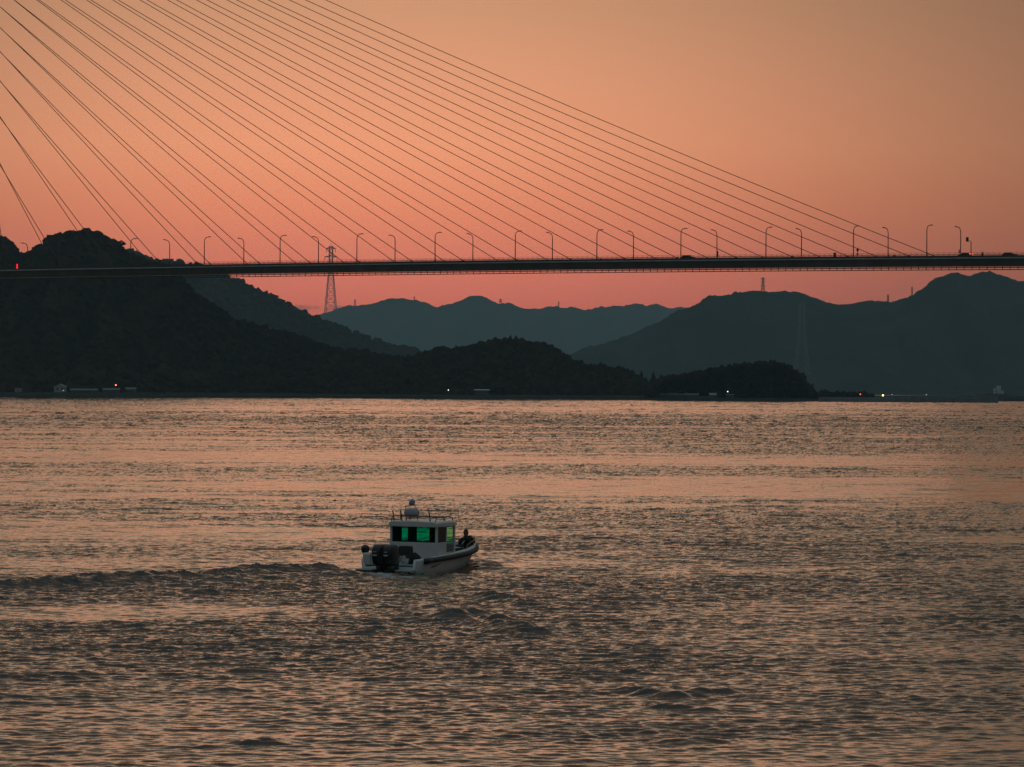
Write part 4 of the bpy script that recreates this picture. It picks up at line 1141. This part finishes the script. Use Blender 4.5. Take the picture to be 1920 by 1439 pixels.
# loose things on the boat
def on_boat(v): return boat.matrix_world @ Vector(v)
bpy.context.view_layer.update()
fe = MB(); pf = on_boat((-1.40, .40, 1.00))
fe.lathe([(.06, -.20), (.15, -.15), (.20, -.03), (.20, .05), (.15, .15), (.06, .20)], (0, 0, 0), 18)
fo = fe.build('fender', M['black'], None, True); fo.location = pf
tag(fo, 'round black fender ball on the port quarter of the boat', 'fender')
bg_ = MB(); g = np.random.default_rng(4); bv, bf = ICO1
q = bv.copy(); q[:, 2] = np.maximum(q[:, 2], -.75); q = q * np.array([.30, .30, .36]) * (1 + .06 * g.standard_normal((len(bv), 1)))
q[:, 0] += .12 * (q[:, 2] < 0) * q[:, 0]
bo = npmesh('bag', q, bf, M['cloth'], None, True); bo.location = on_boat((.70, 1.25, .50)); tag(bo, 'dark slumped bag on the stern deck of the boat', 'bag')
rp = MB(); pts = []
for k in range(46):
    a = k * .55; pts.append((.13 * math.cos(a) * (1 + .2 * math.sin(k * 1.7)), .13 * math.sin(a), .02 + .006 * k + .03 * math.sin(k * 2.3)))
rp.tube(pts, .026, 6); ro = rp.build('rope_coil', M['rope'], None, True); ro.location = on_boat((.62, .10, .46)); tag(ro, 'pale rope coil heaped beside the outboard engines', 'rope')

# ------------------------------------------------------------------ person at the bow
def skin_mesh(name, nodes, edges, material, parent, sub=2):
    me = bpy.data.meshes.new(name); me.from_pydata([n[:3] for n in nodes], edges, [])
    ob = bpy.data.objects.new(name, me); COL.objects.link(ob)
    sm = ob.modifiers.new('skin', 'SKIN')
    for i, n in enumerate(nodes):
        me.skin_vertices[0].data[i].radius = (n[3], n[4] if len(n) > 4 else n[3])
        me.skin_vertices[0].data[i].use_root = (i == 0)
    ss = ob.modifiers.new('sub', 'SUBSURF'); ss.levels = sub; ss.render_levels = sub
    dg = bpy.context.evaluated_depsgraph_get()
    ev = ob.evaluated_get(dg); m2 = bpy.data.meshes.new_from_object(ev)
    bpy.data.objects.remove(ob); 
    m2.materials.clear(); m2.materials.append(material)
    for p in m2.polygons: p.use_smooth = True
    o = bpy.data.objects.new(name, m2); COL.objects.link(o); o.parent = parent
    return o
# local frame of the figure: x to the right of the picture, y away, z up; seat height z = 0
pp = on_boat((.28, 7.6, .60))
per = thing('person', pp, 'person in dark clothes sitting at the bow and holding a camera up', 'person')
per.scale = (1.2,) * 3
nodes = [(0, 0, .10, .17, .14), (.02, .02, .28, .20, .15), (.03, .03, .45, .23, .16), (.01, .01, .56, .17, .13), (-.01, -.02, .62, .065, .065), (-.03, -.03, .69, .06, .06),
         # left arm (viewer's left): shoulder, elbow, wrist, hand
         (-.19, -.02, .52, .095, .09), (-.30, -.10, .33, .078, .075), (-.14, -.24, .49, .045, .045), (-.11, -.27, .53, .035, .025),
         (.22, .02, .52, .095, .09), (.29, -.10, .32, .078, .075), (.04, -.24, .48, .045, .045), (.0, -.27, .52, .035, .025),
         # legs: hip, knee, ankle, toe
         (-.10, -.05, .06, .10, .09), (-.44, -.22, .10, .075, .07), (-.74, -.18, -.12, .052, .05), (-.80, -.26, -.17, .045, .035),
         (.08, -.10, .06, .10, .09), (-.26, -.34, .13, .075, .07), (-.52, -.34, -.16, .052, .05), (-.58, -.42, -.20, .045, .035)]
edges = [(0, 1), (1, 2), (2, 3), (3, 4), (4, 5), (3, 6), (6, 7), (7, 8), (8, 9), (3, 10), (10, 11), (11, 12), (12, 13), (0, 14), (14, 15), (15, 16), (16, 17), (0, 18), (18, 19), (19, 20), (20, 21)]
skin_mesh('body', nodes, edges, M['cloth'], per)
hd = MB()
hp = []
for z, rx, ry, dy in ((-.115, .035, .04, -.03), (-.09, .055, .062, -.022), (-.05, .068, .082, -.010), (0, .074, .094, 0), (.05, .076, .098, .004), (.09, .068, .088, .006), (.115, .045, .058, .008), (.125, .01, .012, .01)):
    hp.append([(-.04 + rx * math.cos(a), -.05 + dy + ry * math.sin(a) - (.022 if (abs(a - 4.712) < .2 and -.03 < z < .03) else 0), .735 + z) for a in np.linspace(0, 2 * math.pi, 20, endpoint=False)])
hd.loft(hp)
head = hd.build('head', M['skin'], per, True)
ey = MB()
for sx in (-1, 1): ey.lathe([(.003, -.009), (.010, -.004), (.010, .004), (.003, .009)], (-.04 + sx * .028, -.142, .75), 8)
ey.build('eyes', M['hair'], head)
mo = MB(); mo.box((-.065, -.137, .683), (-.015, -.128, .691)); mo.build('mouth', M['hair'], head)
ea = MB()
for sx in (-1, 1): ea.lathe([(.006, -.03), (.014, -.015), (.016, .01), (.008, .03)], (-.04 + sx * .079, -.045, .735), 8)
ea.build('ears', M['skin'], head)
hr = MB(); hq = []
for z, k in ((-.10, 1.25), (-.05, 1.32), (.0, 1.35), (.05, 1.35), (.09, 1.30), (.128, 1.1), (.155, .6), (.163, .05)):
    rx = np.interp(z, [-.115, -.05, 0, .05, .09, .15], [.035, .068, .074, .076, .068, .06]) * k; ry = rx * 1.25
    hq.append([(-.04 + rx * math.cos(a), -.05 + .012 + max(ry * math.sin(a), -.055 if z < .06 else -1), .735 + z) for a in np.linspace(0, 2 * math.pi, 20, endpoint=False)])
hr.loft(hq); hr.build('hair', M['hair'], per, True)
# hands with five fingers closed round the camera
for sx, wx in ((-1, -.11), (1, 0.0)):
    hn = [(wx, -.265, .52, .026, .018), (wx + sx * -.005, -.295, .555, .03, .016)]
    he = [(0, 1)]
    for k in range(4):
        bx = wx - sx * (.024 - .016 * k) ; i0 = len(hn)
        hn += [(bx, -.315, .575 + .004 * k, .009, .009), (bx + sx * .012, -.345, .590 - .003 * k, .008, .008), (bx + sx * .026, -.350, .575 - .004 * k, .007, .007)]
        he += [(1, i0), (i0, i0 + 1), (i0 + 1, i0 + 2)]
    i0 = len(hn); hn += [(wx + sx * .03, -.285, .55, .010, .010), (wx + sx * .042, -.315, .565, .008, .008)]; he += [(0, i0), (i0, i0 + 1)]
    skin_mesh('hand', hn, he, M['skin'], per, 1)
cm = MB(); cm.box((-.12, -.335, .555), (.02, -.265, .645))
camera_t = thing('camera', pp, 'small dark camera held up by the person at the bow', 'camera')
camera_t.scale = (1.2,) * 3
cm.build('camera_body', M['black'], camera_t, bevel=.012)
cm = MB(); cm.tube([(-.05, -.337, .60), (-.05, -.43, .60)], [.035, .032], 14); cm.build('lens', M['dark'], camera_t)

# ------------------------------------------------------------------ small clouds low over the far ridge
def cloud(px, py, w, h, label):
    Y = 30000; p = at_depth(px, py, Y); sc = Y / F
    g = np.random.default_rng(int(px)); V = []; Fc = []; off = 0; bv, bf = ico(3)
    bm = bmesh.new()
    for k in range(9):
        c = np.array([(k / 8 - .5) * w * sc, g.uniform(-60, 60), g.uniform(-.12, .18) * h * sc])
        s = h * sc * g.uniform(.30, .46) * (1 - .75 * abs(k / 8 - .42))
        V.append(bv * s * np.array([2.0, 1, 1]) * (1 + .05 * g.standard_normal((len(bv), 1))) + c + np.array(p)); Fc.append(bf + off); off += len(bv)
    mm = bpy.data.materials.get('cloud_vapour')
    if mm is None:
        mm = bpy.data.materials.new('cloud_vapour'); mm.use_nodes = True; t = mm.node_tree
        for n in list(t.nodes): t.nodes.remove(n)
        o_ = t.nodes.new('ShaderNodeOutputMaterial'); pv = t.nodes.new('ShaderNodeVolumePrincipled')
        pv.inputs['Color'].default_value = (.9, 1, .95, 1); pv.inputs['Density'].default_value = .010
        t.links.new(pv.outputs[0], o_.inputs['Volume'])
    o = npmesh('cloud', np.concatenate(V), np.concatenate(Fc), mm, None, True)
    tag(o, label, 'cloud', 'small clouds behind the far ridge', 'structure')
cloud(566, 580, 56, 18, 'small grey cloud peeping over the sloping ridge left of the lattice tower')
cloud(645, 579, 50, 14, 'small grey cloud behind the foot of the lattice tower')

# ------------------------------------------------------------------ haze
hz = MB(); hz.box((-9000, -250, -7.0), (9000, BOXFAR, BOXTOP))
hm_ = bpy.data.materials.new('evening_haze'); hm_.use_nodes = True; t = hm_.node_tree
for n in list(t.nodes): t.nodes.remove(n)
o_ = t.nodes.new('ShaderNodeOutputMaterial'); pv = t.nodes.new('ShaderNodeVolumePrincipled')
pv.inputs['Color'].default_value = (.68, .95, 1.0, 1); pv.inputs['Density'].default_value = HAZE_DENS
t.links.new(pv.outputs[0], o_.inputs['Volume'])
ho = hz.build('haze', hm_)
tag(ho, 'thin blue-green evening haze over the whole strait', 'haze', None, 'stuff')
print('TOP', top_z, 'TREE', len(bpy.data.objects))
